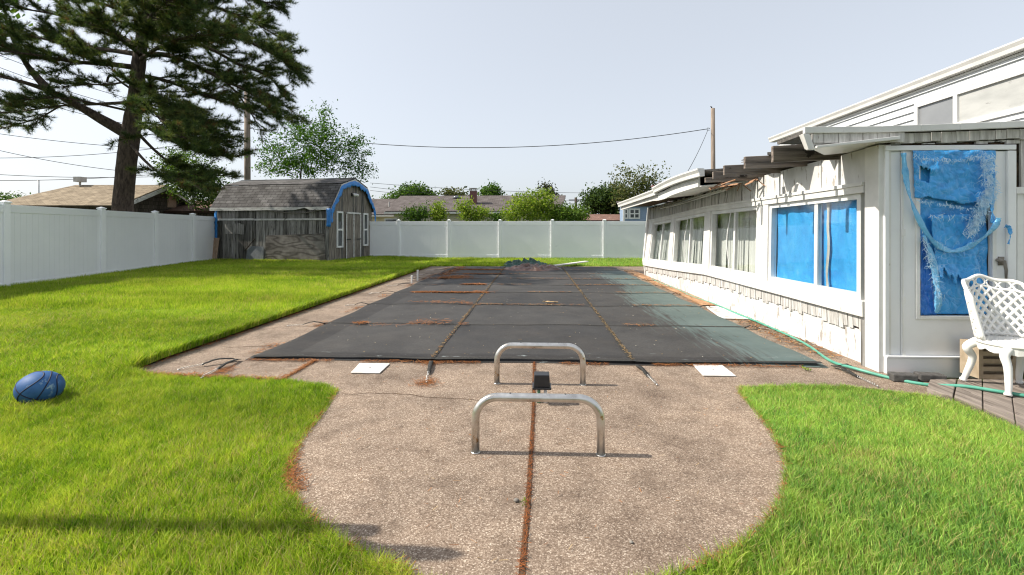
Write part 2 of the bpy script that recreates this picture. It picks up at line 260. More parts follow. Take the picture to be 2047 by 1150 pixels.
def cover_mat():
    m = bpy.data.materials.new('mesh_cover'); nt, p, o = nodes_of(m); MATS['mesh_cover'] = m
    tc = nt.nodes.new('ShaderNodeTexCoord'); sx = nt.nodes.new('ShaderNodeSeparateXYZ'); nt.links.new(tc.outputs['Object'], sx.inputs[0])
    v = coords(nt)
    f = noise(nt, v, 1.1, 7, .7); base = ramp(nt, [(.3, (.026, .025, .025)), (.7, (.052, .050, .048))]); nt.links.new(f, base.inputs[0])
    ff = noise(nt, v, 55, 2, .8); fr = ramp(nt, [(.3, (.75, .75, .75)), (.7, (1.3, 1.3, 1.3))]); nt.links.new(ff, fr.inputs[0])
    c = mix(nt, base.outputs[0], fr.outputs[0], 1., 'MULTIPLY')
    wn_ = nt.nodes.new('ShaderNodeTexWhiteNoise'); wn_.noise_dimensions = '2D'; sn = nt.nodes.new('ShaderNodeVectorMath'); sn.operation = 'SNAP'; sn.inputs[1].default_value = (1.92, 1.6, 50)
    of = nt.nodes.new('ShaderNodeVectorMath'); of.operation = 'ADD'; of.inputs[1].default_value = (2.9, 5.32, 25); nt.links.new(v, of.inputs[0]); nt.links.new(of.outputs[0], sn.inputs[0]); nt.links.new(sn.outputs[0], wn_.inputs['Vector'])
    pr_ = ramp(nt, [(0, (.82, .82, .83)), (1, (1.2, 1.19, 1.17))]); nt.links.new(wn_.outputs['Value'], pr_.inputs[0]); c = mix(nt, c, pr_.outputs[0], 1., 'MULTIPLY')
    e1 = nt.nodes.new('ShaderNodeMath'); e1.operation = 'LESS_THAN'; e1.inputs[1].default_value = -2.38; nt.links.new(sx.outputs[0], e1.inputs[0])
    e2 = nt.nodes.new('ShaderNodeMath'); e2.operation = 'LESS_THAN'; e2.inputs[1].default_value = 4.78-10; nt.links.new(sx.outputs[1], e2.inputs[0])
    e3 = nt.nodes.new('ShaderNodeMath'); e3.operation = 'MAXIMUM'; nt.links.new(e1.outputs[0], e3.inputs[0]); nt.links.new(e2.outputs[0], e3.inputs[1])
    c = mix(nt, c, mix(nt, c, (.66, .65, .66), 1., 'MULTIPLY'), e3.outputs[0])
    dust = noise(nt, v, .8, 8, .75); dr = ramp(nt, [(.45, (0, 0, 0)), (.75, (.30, .30, .30))]); nt.links.new(dust, dr.inputs[0]); c = mix(nt, c, (.11, .095, .08), dr.outputs[0])
    # pale lint in specks
    sp = noise(nt, v, 30, 2, .5); spr = ramp(nt, [(.80, (0, 0, 0)), (.82, (1, 1, 1))]); nt.links.new(sp, spr.inputs[0])
    c = mix(nt, c, (.22, .20, .17), spr.outputs[0])
    # worn blue-green side: bare scrim with brushed streaks along its border
    bx = nt.nodes.new('ShaderNodeMath'); bx.operation = 'SUBTRACT'; bx.inputs[1].default_value = 1.52; nt.links.new(sx.outputs[0], bx.inputs[0])
    st = noise(nt, coords(nt, (9, .55, 1)), 2.2, 6, .75, .4); stm = nt.nodes.new('ShaderNodeMath'); stm.operation = 'MULTIPLY_ADD'; stm.inputs[1].default_value = 1.9; stm.inputs[2].default_value = -1.05
    nt.links.new(st, stm.inputs[0])
    lo = noise(nt, v, .35, 2, .5); lom = nt.nodes.new('ShaderNodeMath'); lom.operation = 'MULTIPLY_ADD'; lom.inputs[1].default_value = 1.6; lom.inputs[2].default_value = -.75; nt.links.new(lo, lom.inputs[0])
    a1 = nt.nodes.new('ShaderNodeMath'); a1.operation = 'ADD'; nt.links.new(bx.outputs[0], a1.inputs[0]); bx.inputs[1].default_value = 1.66; nt.links.new(stm.outputs[0], a1.inputs[1])
    a2 = nt.nodes.new('ShaderNodeMath'); a2.operation = 'ADD'; nt.links.new(a1.outputs[0], a2.inputs[0]); nt.links.new(lom.outputs[0], a2.inputs[1])
    wr = ramp(nt, [(.0, (0, 0, 0)), (.30, (.9, .9, .9)), (1, (1, 1, 1))]); nt.links.new(a2.outputs[0], wr.inputs[0])
    ye = nt.nodes.new('ShaderNodeMapRange'); ye.inputs[1].default_value = 5.6; ye.inputs[2].default_value = 4.2; nt.links.new(sx.outputs[1], ye.inputs[0])
    wm = nt.nodes.new('ShaderNodeMath'); wm.operation = 'MULTIPLY'; nt.links.new(wr.outputs[0], wm.inputs[0]); nt.links.new(ye.outputs[0], wm.inputs[1])
    tl = ramp(nt, [(.3, (.07, .10, .095)), (.7, (.125, .165, .155))]); nt.links.new(f, tl.inputs[0])
    c = mix(nt, c, tl.outputs[0], wm.outputs[0])
    # white scuffs near the front hem
    yb = nt.nodes.new('ShaderNodeMapRange'); yb.inputs[1].default_value = -5.05; yb.inputs[2].default_value = -5.25; nt.links.new(sx.outputs[1], yb.inputs[0])
    s2 = noise(nt, coords(nt, (2.2, 7, 1)), 1.6, 6, .8); s2r = ramp(nt, [(.60, (0, 0, 0)), (.68, (.8, .8, .8))]); nt.links.new(s2, s2r.inputs[0])
    ym = nt.nodes.new('ShaderNodeMath'); ym.operation = 'MULTIPLY'; nt.links.new(s2r.outputs[0], ym.inputs[0]); nt.links.new(yb.outputs[0], ym.inputs[1])
    c = mix(nt, c, (.30, .34, .34), ym.outputs[0])
    nt.links.new(c, p.inputs['Base Color']); p.inputs['Roughness'].default_value = .72; p.inputs['Specular IOR Level'].default_value = .3
    bump(nt, p, ff, .3, .004)
cover_mat()

def ground_mat():
    m = bpy.data.materials.new('soil_grass'); nt, p, o = nodes_of(m); MATS['soil_grass'] = m
    v = coords(nt); f = noise(nt, v, .6, 6, .6); r = ramp(nt, [(.35, (.035, .055, .012)), (.65, (.075, .105, .022))]); nt.links.new(f, r.inputs[0])
    f2 = noise(nt, v, 40, 4, .7); r2 = ramp(nt, [(.3, (.5, .5, .45)), (.7, (1.2, 1.2, 1.1))]); nt.links.new(f2, r2.inputs[0])
    nt.links.new(mix(nt, r.outputs[0], r2.outputs[0], 1., 'MULTIPLY'), p.inputs['Base Color']); p.inputs['Roughness'].default_value = 1
    bump(nt, p, f2, .8, .02)
ground_mat()
leaf_mat('grass_blade', .42, .5); leaf_mat('needle', .38, .5); leaf_mat('leaf', .45, .5); leaf_mat('litter', .1, .8)

# ---------------------------------------------------------------- mesh building
def tag(o, label=None, cat=None, group=None, kind=None):
    if label: o['label'] = label
    if cat: o['category'] = cat
    if group: o['group'] = group
    if kind: o['kind'] = kind
    return o
def root(name, label, cat, loc=(0, 0, 0), group=None):
    o = bpy.data.objects.new(name, None); COL.objects.link(o); o.location = loc; o.empty_display_size = .2
    return tag(o, label, cat, group)
def wloc(o):
    v = Vector((0, 0, 0))
    while o: v = v + o.location; o = o.parent
    return v
class MB:
    def __init__(s): s.v = []; s.f = []; s.m = []; s.uv = {}
    def face(s, idx, m=0): s.f.append(tuple(idx)); s.m.append(m)
    def quad(s, a, b, c, d, m=0):
        n = len(s.v); s.v += [Vector(a), Vector(b), Vector(c), Vector(d)]; s.face((n, n+1, n+2, n+3), m)
    def poly(s, pts, m=0):
        n = len(s.v); s.v += [Vector(p) for p in pts]; s.face(range(n, n+len(pts)), m)
    def hexa(s, p, m=0):
        """8 corners: bottom ring 0-3, top ring 4-7"""
        n = len(s.v); s.v += [Vector(q) for q in p]
        for q in ((3, 2, 1, 0), (4, 5, 6, 7), (0, 1, 5, 4), (1, 2, 6, 5), (2, 3, 7, 6), (3, 0, 4, 7)): s.face([n+i for i in q], m)
    def box(s, x0, x1, y0, y1, z0, z1, m=0):
        s.hexa([(x0, y0, z0), (x1, y0, z0), (x1, y1, z0), (x0, y1, z0), (x0, y0, z1), (x1, y0, z1), (x1, y1, z1), (x0, y1, z1)], m)
    def obox(s, o, u, v, w, m=0):
        """box from corner o along the three edge vectors"""
        o, u, v, w = Vector(o), Vector(u), Vector(v), Vector(w)
        s.hexa([o, o+u, o+u+v, o+v, o+w, o+u+w, o+u+v+w, o+v+w], m)
    def prism(s, poly, d, m=0):
        """extrude a planar polygon by the vector d"""
        n = len(s.v); k = len(poly); d = Vector(d); s.v += [Vector(p) for p in poly]+[Vector(p)+d for p in poly]
        s.face(range(n+k-1, n-1, -1), m); s.face(range(n+k, n+2*k), m)
        for i in range(k): j = (i+1) % k; s.face((n+i, n+j, n+k+j, n+k+i), m)
    def tube(s, pts, r, sides=8, m=0, cap=True):
        pts = [Vector(p) for p in pts]; k = len(pts)
        rs = r if isinstance(r, (list, tuple)) else [r]*k
        n0 = len(s.v); up = None
        for i, p in enumerate(pts):
            t = (pts[min(i+1, k-1)]-pts[max(i-1, 0)])
            t = t.normalized() if t.length > 1e-9 else Vector((0, 0, 1))
            if up is None: up = Vector((0, 0, 1)) if abs(t.z) < .9 else Vector((0, 1, 0))
            a = up - t*up.dot(t)
            a = a.normalized() if a.length > 1e-6 else t.orthogonal().normalized()
            up = a; b = t.cross(a)
            for q in range(sides):
                th = 2*math.pi*q/sides; s.v.append(p+(a*math.cos(th)+b*math.sin(th))*rs[i])
        for i in range(k-1):
            for q in range(sides):
                q2 = (q+1) % sides; a0 = n0+i*sides; s.face((a0+q, a0+q2, a0+sides+q2, a0+sides+q), m)
        if cap: s.face([n0+q for q in range(sides-1, -1, -1)], m); s.face([n0+(k-1)*sides+q for q in range(sides)], m)
    def grid(s, P, m=0, skip=None):
        """P[i][j] points"""
        n0 = len(s.v); a = len(P); b = len(P[0])
        for row in P: s.v += [Vector(p) for p in row]
        for i in range(a-1):
            for j in range(b-1):
                if skip and skip(i, j): continue
                s.face((n0+i*b+j, n0+(i+1)*b+j, n0+(i+1)*b+j+1, n0+i*b+j+1), m)
    def build(s, name, mats, parent=None, smooth=False, bevel=0, label=None, thick=0, uvf=None, angle=None):
        o0 = wloc(parent) if parent else Vector((0, 0, 0))
        me = bpy.data.meshes.new(name); me.from_pydata([tuple(p-o0) for p in s.v], [], s.f)
        if not isinstance(mats, (list, tuple)): mats = [mats]
        for q in mats: me.materials.append(MATS[q])
        if len(mats) > 1: me.polygons.foreach_set('material_index', s.m)
        if smooth: me.polygons.foreach_set('use_smooth', [True]*len(me.polygons))
        if uvf:
            uv = me.uv_layers.new(name='UVMap'); 
            for lp in me.loops:
                uv.data[lp.index].uv = uvf(me.vertices[lp.vertex_index].co+o0)
        me.update()
        bm = bmesh.new(); bm.from_mesh(me)
        if not thick: bmesh.ops.recalc_face_normals(bm, faces=bm.faces)
        bm.to_mesh(me); bm.free()
        o = bpy.data.objects.new(name, me); COL.objects.link(o)
        if parent: o.parent = parent
        if thick: md = o.modifiers.new('t', 'SOLIDIFY'); md.thickness = thick; md.offset = 0
        if bevel:
            md = o.modifiers.new('b', 'BEVEL'); md.width = bevel; md.segments = 2; md.limit_method = 'ANGLE'; md.angle_limit = .6
        if label: o['label'] = label
        return o
def np_mesh(name, V, k, mat, tint=None, parent=None):
    """n polygons of k own vertices each, from a (n*k,3) array; tint: (n*k,3) colours"""
    o0 = np.array(wloc(parent)) if parent else np.zeros(3)
    V = (V-o0).astype(np.float32); n = len(V)//k
    me = bpy.data.meshes.new(name); me.vertices.add(len(V)); me.vertices.foreach_set('co', V.ravel())
    me.loops.add(n*k); me.loops.foreach_set('vertex_index', np.arange(n*k, dtype=np.int32))
    me.polygons.add(n); me.polygons.foreach_set('loop_start', np.arange(0, n*k, k, dtype=np.int32)); me.polygons.foreach_set('loop_total', np.full(n, k, dtype=np.int32))
    me.materials.append(MATS[mat])
    if tint is not None:
        a = me.attributes.new('tint', 'FLOAT_COLOR', 'POINT'); a.data.foreach_set('color', np.concatenate([tint, np.ones((len(V), 1))], 1).astype(np.float32).ravel())
    me.update(calc_edges=True); me.validate()
    o = bpy.data.objects.new(name, me); COL.objects.link(o)
    if parent: o.parent = parent
    return o
def lerp(a, b, t): return a+(b-a)*t
def nz(x, y=0, z=0): return mnoise.noise(Vector((x, y, z)))
def vnoise(x, y, s, seed=0):
    """smooth 2-D value noise in numpy, 0..1"""
    rg = np.random.default_rng(seed+1); T = rg.random((64, 64)); u = x*s+100; v = y*s+100
    i = np.floor(u).astype(int); j = np.floor(v).astype(int); fu = u-i; fv = v-j; fu = fu*fu*(3-2*fu); fv = fv*fv*(3-2*fv)
    g = lambda a, b: T[a % 64, b % 64]
    return (g(i, j)*(1-fu)+g(i+1, j)*fu)*(1-fv)+(g(i, j+1)*(1-fu)+g(i+1, j+1)*fu)*fv
def inpoly(x, y, P):
    c = np.zeros(len(x), bool); n = len(P)
    for a in range(n):
        x0, y0 = P[a][:2]; x1, y1 = P[(a+1) % n][:2]
        if y0 == y1: continue
        c ^= ((y0 > y) != (y1 > y)) & (x < (x1-x0)*(y-y0)/(y1-y0)+x0)
    return c
def smooth_path(pts, n=6):
    pts = [Vector(p) for p in pts]; out = []
    for i in range(len(pts)-1):
        p0 = pts[max(i-1, 0)]; p1 = pts[i]; p2 = pts[i+1]; p3 = pts[min(i+2, len(pts)-1)]
        for k in range(n):
            t = k/n; out.append(.5*((2*p1)+(p2-p0)*t+(2*p0-5*p1+4*p2-p3)*t*t+(3*p1-p0-3*p2+p3)*t**3))
    out.append(pts[-1]); return out

# ---------------------------------------------------------------- ground and deck
mb = MB(); mb.quad((-400, -60, -.035), (400, -60, -.035), (400, 600, -.035), (-400, 600, -.035)); tag(mb.build('ground', 'soil_grass'), kind='structure')
def sm(t): t = np.clip(t, 0, 1); return t*t*(3-2*t)
def zoff(x, y): return .06*sm((np.asarray(y)-3.5)/1.1)*sm((-3.3-np.asarray(x))/.3)*(1-sm((np.asarray(y)-15)/1.6)*sm((np.asarray(x)+6.5)/2.6))
mb = MB(); mb.grid([[(x, y, -.034+float(zoff(-3.7 if x > -3.7 else x, y))) for y in np.linspace(3.3, 21.6, 60)] for x in np.linspace(-13.6, -3.635, 40)]); tag(mb.build('lawn', 'soil_grass', smooth=True), kind='structure')
DECK = [(-3.62, 4.08), (-2.9, 4.0), (-2.13, 3.95), (-1.72, 3.86), (-1.57, 3.74), (-1.52, 3.5), (-1.47, 3.23), (-1.42, 2.84), (-1.33, 2.535), (-1.22, 2.314), (-1.06, 2.13),
        (-.87, 1.961), (-.68, 1.846), (-.456, 1.748), (-.2, 1.66), (.1, 1.64), (.35, 1.72), (.55, 1.80), (.77, 1.92), (.96, 2.08), (1.14, 2.28), (1.29, 2.5), (1.41, 2.777), (1.50, 3.121),
        (1.566, 3.5), (1.60, 3.8), (1.68, 3.97), (2.1, 4.02), (2.57, 4.03), (2.80, 3.93), (3.05, 3.80), (3.32, 3.72), (3.32, 4.5), (3.2, 4.6), (3.2, 14.0), (4.6, 14.1), (4.6, 16.95), (-3.62, 16.62)]
mb = MB(); mb.prism([(x, y, -.12) for x, y in DECK], (0, 0, .12)); tag(mb.build('pool_deck', 'aggregate'), kind='structure')
# joints between the poured slabs
mb = MB()
def strip_on(mb, pts, w, z, m=0):
    for a, b in zip(pts[:-1], pts[1:]):
        a, b = Vector((*a[:2], z)), Vector((*b[:2], z)); t = (b-a).normalized(); n = Vector((-t.y, t.x, 0))*w/2
        mb.quad(a-n, b-n, b+n, a+n, m)
JOINTS = [[(-.05, 1.66), (-.03, 2.2), (-.018, 2.73), (-.006, 3.4), (.0, 4.6)], [G(560, 762), G(630, 722)], [G(452, 695), G(600, 690)], [(-3.6, 9.4), (-2.7, 9.4)], [(-3.6, 13.2), (-2.6, 13.2)], [(2.7, 9.1), (3.1, 9.1)]]
for j, w in zip(JOINTS, (.024, .022, .01, .012, .012, .012)): strip_on(mb, j, w, .003)
crack = smooth_path([G(683, 789), G(730, 787), G(800, 788), G(860, 795), G(930, 798), G(960, 802)], 8); crack = [p+Vector((0, nz(p.x*9)*.02, 0)) for p in crack]
strip_on(mb, crack, .006, .003)
tag(mb.build('deck_joints', 'soil_line'), kind='structure')

# ---------------------------------------------------------------- pool cover
CX0, CX1, CY0, CY1 = -2.80, 2.71, 4.575, 16.3
ROWS = [6.28, 7.94, 9.5, 10.85, 12.15, 13.45, 14.85]; COLS = [-.985, .935]
cover = root('pool_cover', 'black mesh pool cover with a worn blue-green side lying over the pool', 'pool cover', (0, 10, 0))
mb = MB(); nx, ny = 70, 130; P = []
def cover_z(x, y):
    z = .026+.012*nz(x*1.1, y*.8)+.006*nz(x*4, y*3)+.010*abs(math.sin(math.pi*(x+.985)/1.92))*(.5+.5*nz(y*.7, x))+.006*abs(nz(x*2.2+y*1.3, y*.9-x))
    return z
for i in range(nx+1):
    row = []
    for j in range(ny+1):
        x = lerp(CX0, CX1, i/nx); y = lerp(CY0, CY1, j/ny)
        if j == 0: y += .02*math.cos((x-.0)*3.3)-.01
        if i == 0: x += .02*math.sin(y*3.7)
        if i == nx: x += .02*math.sin(y*3.9+1)
        e = min(i, nx-i, j, ny-j); z = cover_z(x, y) if e > 0 else .004
        row.append((x, y, z))
    P.append(row)
mb.grid(P); mb.build('sheet', 'mesh_cover', cover, smooth=True)
for k, x in enumerate(COLS):
    mb = MB(); P = [[(x+s*.024+.006*math.sin(y*2+k), y, cover_z(x, y)+.006-abs(s)*.002) for y in np.linspace(CY0-.01, CY1, 90)] for s in (-1, 0, 1)]; mb.grid(P); mb.build('webbing', 'black_web', cover, True)
for y in ROWS:
    mb = MB(); P = [[(x, y+s*.022+.008*math.sin(x*2.2+y), cover_z(x, y)+.005-abs(s)*.002) for x in np.linspace(CX0-.01, CX1+.01, 60)] for s in (-1, 0, 1)]; mb.grid(P); mb.build('webbing', 'black_web', cover, True)
# hem along the edges
mb = MB(); P = [[(x, y+.02*math.cos(x*3.3)*(1-t)-.01*(1-t), cover_z(x, y)+.003) for x in np.linspace(CX0+.03, CX1-.03, 80)] for t, y in ((0, CY0+.02), (1, CY0+.06))]; mb.grid(P); mb.build('hem', 'black_web', cover, True)
def anchor(p0, p1, lift=.03, w=.04, spring=True):
    """webbing tail from the cover's edge to its deck anchor, with a steel spring at the end"""
    p0, p1 = Vector((*p0[:2], .02)), Vector((*p1[:2], .012)); d = p1-p0; t = d.normalized(); n = Vector((-t.y, t.x, 0))
    mb = MB(); k = 10; P = [[p0+d*.62*(i/k)+n*s*w/2*(1-.25*i/k)+Vector((0, 0, lift*math.sin(math.pi*i/k)+.01*nz(i*.7, p0.x*3))) for i in range(k+1)] for s in (-1, 1)]
    mb.grid(P); a = mb.build('anchor_strap', 'black_web', cover, True, thick=.006)
    if spring:
        mb = MB(); q0 = p0+d*.60; q1 = p1; L = []; nn = 60
        for i in range(nn+1):
            th = i/nn*2*math.pi*9; c = q0.lerp(q1, i/nn)+Vector((0, 0, .006)); L.append(c+n*math.cos(th)*.009+Vector((0, 0, math.sin(th)*.009)))
        mb.tube(L, .0022, 5); mb.tube([q1, q1+t*.02], .006, 6); mb.build('spring', 'spring_steel', a, True)
anchor(G(862, 726), G(853, 766), .01); anchor(G(1272, 734), G(1312, 771), .015)
anchor(G(478, 722), G(405, 757), .02); anchor(G(470, 722), G(360, 741), .03); anchor(G(1665, 735), G(1752, 774), .015); anchor(G(1678, 734), G(1735, 748), .02)
for y in ROWS: anchor((CX0+.02, y), (CX0-.42+.1*math.sin(y*5), y-.12-.05*math.sin(y*3)), .035)
for y in ROWS[:5]: anchor((CX1-.02, y), (CX1+.26, y-.05), .03)

# ---------------------------------------------------------------- things on the deck
def rail(y, xc, half, h, r, bend, label):
    rt = root('board_stand_rail', label, 'steel rail', (xc, y, 0), 'stand rails of the removed diving board')
    pts = [(xc-half, y, 0)]; n = 9
    pts += [(xc-half, y, h-bend)]
    for i in range(1, n+1): a = math.pi-math.pi/2*i/n; pts.append((xc-half+bend+bend*math.cos(a), y, h-bend+bend*math.sin(a)))
    for i in range(0, n+1): a = math.pi/2-math.pi/2*i/n; pts.append((xc+half-bend+bend*math.cos(a), y, h-bend+bend*math.sin(a)))
    pts += [(xc+half, y, 0)]
    mb = MB(); mb.tube(pts, r, 24); mb.build('tube', 'stainless', rt, True)
    for s in (-1, 1):
        mb = MB(); mb.tube([(xc+s*half, y, .0005), (xc+s*half, y, .006)], r+.004, 24); mb.build('foot_collar', 'stainless', rt, True)
    for s in (-1, 1): mb = MB(); mb.tube([(xc+s*half*.44, y, h+r-.002), (xc+s*half*.44, y, h+r+.0012)], .006, 10); mb.build('bolt_hole', 'black_plastic', rt)
rail(2.73, .02, .355, .318, .0235, .125, 'polished steel stand rail nearest the camera, on the round pad')
rail(3.96, .045, .353, .318, .0235, .125, 'steel stand rail between the black box and the pool cover')
b = root('junction_box', 'small black electrical box on two short conduits between the steel rails', 'electrical box', (.06, 3.53, 0))
bz = .115
mb = MB(); mb.hexa([(-.005, 3.49, bz+.012), (.115, 3.49, bz+.012), (.115, 3.60, bz+.012), (-.005, 3.60, bz+.012), (.0, 3.495, bz+.10), (.11, 3.495, bz+.10), (.11, 3.595, bz+.10), (.0, 3.595, bz+.10)]); mb.build('housing', 'black_plastic', b, bevel=.006)
mb = MB(); mb.box(-.014, .124, 3.482, 3.608, bz-.004, bz+.011); mb.build('flange', 'black_plastic', b, bevel=.003)
for x, mm in ((.034, 'conduit_green'), (.082, 'pvc')):
    mb = MB(); mb.tube([(x, 3.54, .002), (x, 3.54, bz-.004)], .012, 14); mb.build('conduit', mm, b, True)
    mb = MB(); mb.tube([(x, 3.54, .001), (x, 3.54, .03)], .016, 14); mb.build('coupling', mm, b, True)
def lid(c, label):
    c = [Vector((*p[:2], .004)) for p in c]; m_ = sum(c, Vector())/4
    o = root('skimmer_lid', label, 'skimmer lid', m_, 'skimmer lids in the deck')
    mb = MB(); mb.prism(c, (0, 0, .009)); mb.build('plate', 'lid_white', o, bevel=.003)
    mb = MB(); mb.tube([m_+Vector((0, 0, .0085)), m_+Vector((0, 0, .0102))], .008, 10); mb.build('finger_hole', 'dark_metal', o)
lid([(-1.62, 4.17), (-1.36, 4.17), (-1.36, 4.47), (-1.65, 4.47)], 'white square skimmer lid left of the steel rails')
lid([(1.46, 4.23), (1.74, 4.23), (1.75, 4.56), (1.48, 4.56)], 'white square skimmer lid right of the steel rails')
for (x, y, h, lb) in ((-2.90, 11.25, .19, 'shorter white pipe stub beside the pool cover'), (-2.92, 11.9, .27, 'taller white pipe stub beside the pool cover')):
    mb = MB(); mb.tube([(x, y, .0), (x+.005, y, h)], .021, 14); mb.tube([(x+.005, y, h-.03), (x+.005, y, h)], .026, 14); tag(mb.build('pipe_stub', 'pvc', smooth=False), lb, 'pipe', 'pipe stubs by the pool')
def pebble(name, p, r, mat, label, cat, sq=.6, seed=0):
    mb = MB(); P = []
    for i in range(9):
        th = math.pi*i/8; P.append([Vector(p)+Vector((math.sin(th)*math.cos(2*math.pi*j/12)*r*(1+.25*nz(i*.8, j*.9, seed)), math.sin(th)*math.sin(2*math.pi*j/12)*r*(1+.25*nz(j, i, seed)), math.cos(th)*r*sq+r*sq*.9)) for j in range(13)])
    mb.grid(P); return tag(mb.build(name, mat, smooth=True), label, cat)
pebble('stone', G(1032, 1003), .013, 'stone_grey', 'small grey stone on the pad left of the centre joint', 'stone')
pebble('stone', G(1262, 1086), .008, 'stone_grey', 'dark pebble on the right half of the round pad', 'stone', seed=4)
c = G(165, 588, .055); c.z = .03; mb = MB(); P = [[(c.x-.13+.26*i/7, c.y-.07+.14*j/5, .02+.05*math.sin(math.pi*i/7)*math.sin(math.pi*j/5)+.012*nz(i, j)) for j in range(6)] for i in range(8)]; mb.grid(P)
tag(mb.build('crumpled_paper', 'paper_white', smooth=True, thick=.006), 'crumpled white scrap lying on the lawn by the left fence', 'paper scrap')
c = G(1100, 607, .03); mb = MB(); P = [[c+Vector((-.13+.26*i/9, .04*(j-1)*math.sin(math.pi*(i+.3)/9.6)+.03*math.sin(i*.5), .02+.012*abs(j-1)+.01*nz(i*.5, j))) for j in range(3)] for i in range(10)]; mb.grid(P)
tag(mb.build('dry_leaf', 'dry_leaf', smooth=True, thick=.003), 'large curled tan leaf on the pool cover', 'dead leaf')

# crumpled tarps heaped at the far end of the pool
def heap(name, c, sx, sy, h, mat, label, seed):
    mb = MB(); P = []; n = 44; k = 30
    for i in range(n):
        row = []
        for j in range(k):
            u, v = i/(n-1)*2-1, j/(k-1)*2-1; rr = max(0, 1-(abs(u)**2.2+abs(v)**2.2)); q = Vector((u*2.2+seed, v*1.7, seed))
            z = h*rr**.45*(.30+.45*mnoise.noise(q)+.9*abs(mnoise.noise(q*1.9))+.22*abs(mnoise.noise(q*5)))
            row.append((c[0]+u*sx*(1+.15*nz(v*2, seed))+.05*nz(u*5, v*5, seed), c[1]+v*sy*(1+.2*nz(u*2.3, seed+4)), max(.012, c[2]+z)))
        P.append(row)
    mb.grid(P); return tag(mb.build(name, mat, smooth=True), label, 'tarp')
heap('crumpled_tarp', (-.30, 16.95, 0), .80, .55, .27, 'tarp_green', 'crumpled dark green tarp heaped at the far end of the pool', 3)
heap('crumpled_tarp', (-.05, 15.25, .02), .86, .75, .22, 'tarp_brown', 'flattened brown tarp in front of the green one', 8)
mb = MB(); a = Vector((.45, 16.25, .035)); mb.obox(a, (1.35, 1.0, .10), (.12, -.16, 0), (0, 0, .035)); tag(mb.build('white_board', 'lid_white', bevel=.004), 'long pale board lying behind the brown tarp', 'board')

# boards fallen along the base of the sunroom
spec = [(2.80, 8.15, .22, 1.35, .10, 'orange plywood strip beside the white fallen panel'), (2.84, 9.55, .20, 1.1, .05, 'orange plywood strip second from the white fallen panel'),
        (2.82, 10.75, .22, 1.2, -.03, 'orange plywood strip in the middle of the row along the wall'), (2.80, 12.1, .24, 1.3, .04, 'orange plywood strip second from the far end of the wall'), (2.82, 13.6, .26, 1.6, -.02, 'orange plywood strip at the far end of the wall')]
for x, y, w, L, rz, lb in spec:
    mb = MB(); k = 9; lft = [(x+rz*i/k*L*.3+.02*nz(i*1.7, y), y+L*i/k) for i in range(k+1)]; rgt = [(px_+w+.015*nz(i*2.1, y+3), py_) for i, (px_, py_) in enumerate(lft)]
    mb.prism([(p[0], p[1], .006) for p in lft]+[(p[0], p[1], .006) for p in reversed(rgt)], (0, 0, .014)); tag(mb.build('fallen_board', 'orange_board'), lb, 'board', 'fallen boards along the sunroom wall')
A_, B_, C_, D_ = Vector((2.80, 8.0, .006)), Vector((3.0, 8.05, .01)), Vector((3.04, 6.9, .012)), Vector((2.66, 6.95, .006))
fs = root('fallen_siding', 'fallen white siding panel with dark slots lying by the sunroom wall', 'siding panel', (2.87, 7.5, 0))
mb = MB(); mb.prism([A_, B_, C_, D_], (0, 0, .012)); mb.build('sheet', 'white_paint', fs, bevel=.002)
mb = MB()
for k in range(9):
    y = 7.08+.1*k; x = 2.74+.03*R.random()+.012*k*.5; mb.box(x, x+.05+.08*R.random(), y, y+.008, .021, .0225)
mb.build('slot', 'dark_metal', fs)

# garden hose
pts = smooth_path([(3.0, 12.5, .014), (2.99, 11.3, .014), (3.02, 10.3, .014), (2.98, 9.2, .014), (3.04, 8.3, .018), (3.0, 7.3, .03), (3.035, 6.7, .02), (3.03, 6.0, .014), (2.98, 5.4, .014), (2.84, 4.75, .014), (2.86, 4.46, .03), (3.02, 4.22, .014), (3.19, 4.05, .014), (3.36, 3.93, .044), (3.50, 3.80, .05), (3.62, 3.70, .05), (3.78, 3.60, .05), (4.2, 3.3, .05)], 8)
mb = MB(); mb.tube(pts, .0135, 10); tag(mb.build('garden_hose', 'hose_green', smooth=True), 'green garden hose snaking along the sunroom wall past the door', 'hose')

# basketball
bc = G(80, 800); bc.z = .092; br = .14
ball = root('basketball', 'scuffed blue basketball lying in the grass', 'ball', bc)
def sph(mb, c, r, sq, n=28):
    P = [[c+Vector((math.sin(math.pi*i/n)*math.cos(2*math.pi*j/(2*n))*r, math.sin(math.pi*i/n)*math.sin(2*math.pi*j/(2*n))*r, math.cos(math.pi*i/n)*r*sq)) for j in range(2*n+1)] for i in range(n+1)]; mb.grid(P)
mb = MB(); sph(mb, bc, br, .86); mb.build('skin', 'ball_blue', ball, True)
mb = MB()
from mathutils import Matrix, Euler
Q = Euler((.5, .45, .9)).to_matrix()
def seam(fn):
    pts = []
    for i in range(61):
        v = Q @ Vector(fn(2*math.pi*i/60)).normalized(); pts.append(bc+Vector((v.x*br, v.y*br, v.z*br*.86))*1.0)
    mb.tube(pts, .0042, 6, cap=False)
seam(lambda t: (math.cos(t), math.sin(t), 0)); seam(lambda t: (0, math.cos(t), math.sin(t)))
seam(lambda t: (.55+.30*math.cos(2*t), .85*math.cos(t), .85*math.sin(t))); seam(lambda t: (-.55-.30*math.cos(2*t), .85*math.cos(t), .85*math.sin(t)))
mb.build('seam', 'ball_seam', ball, True)

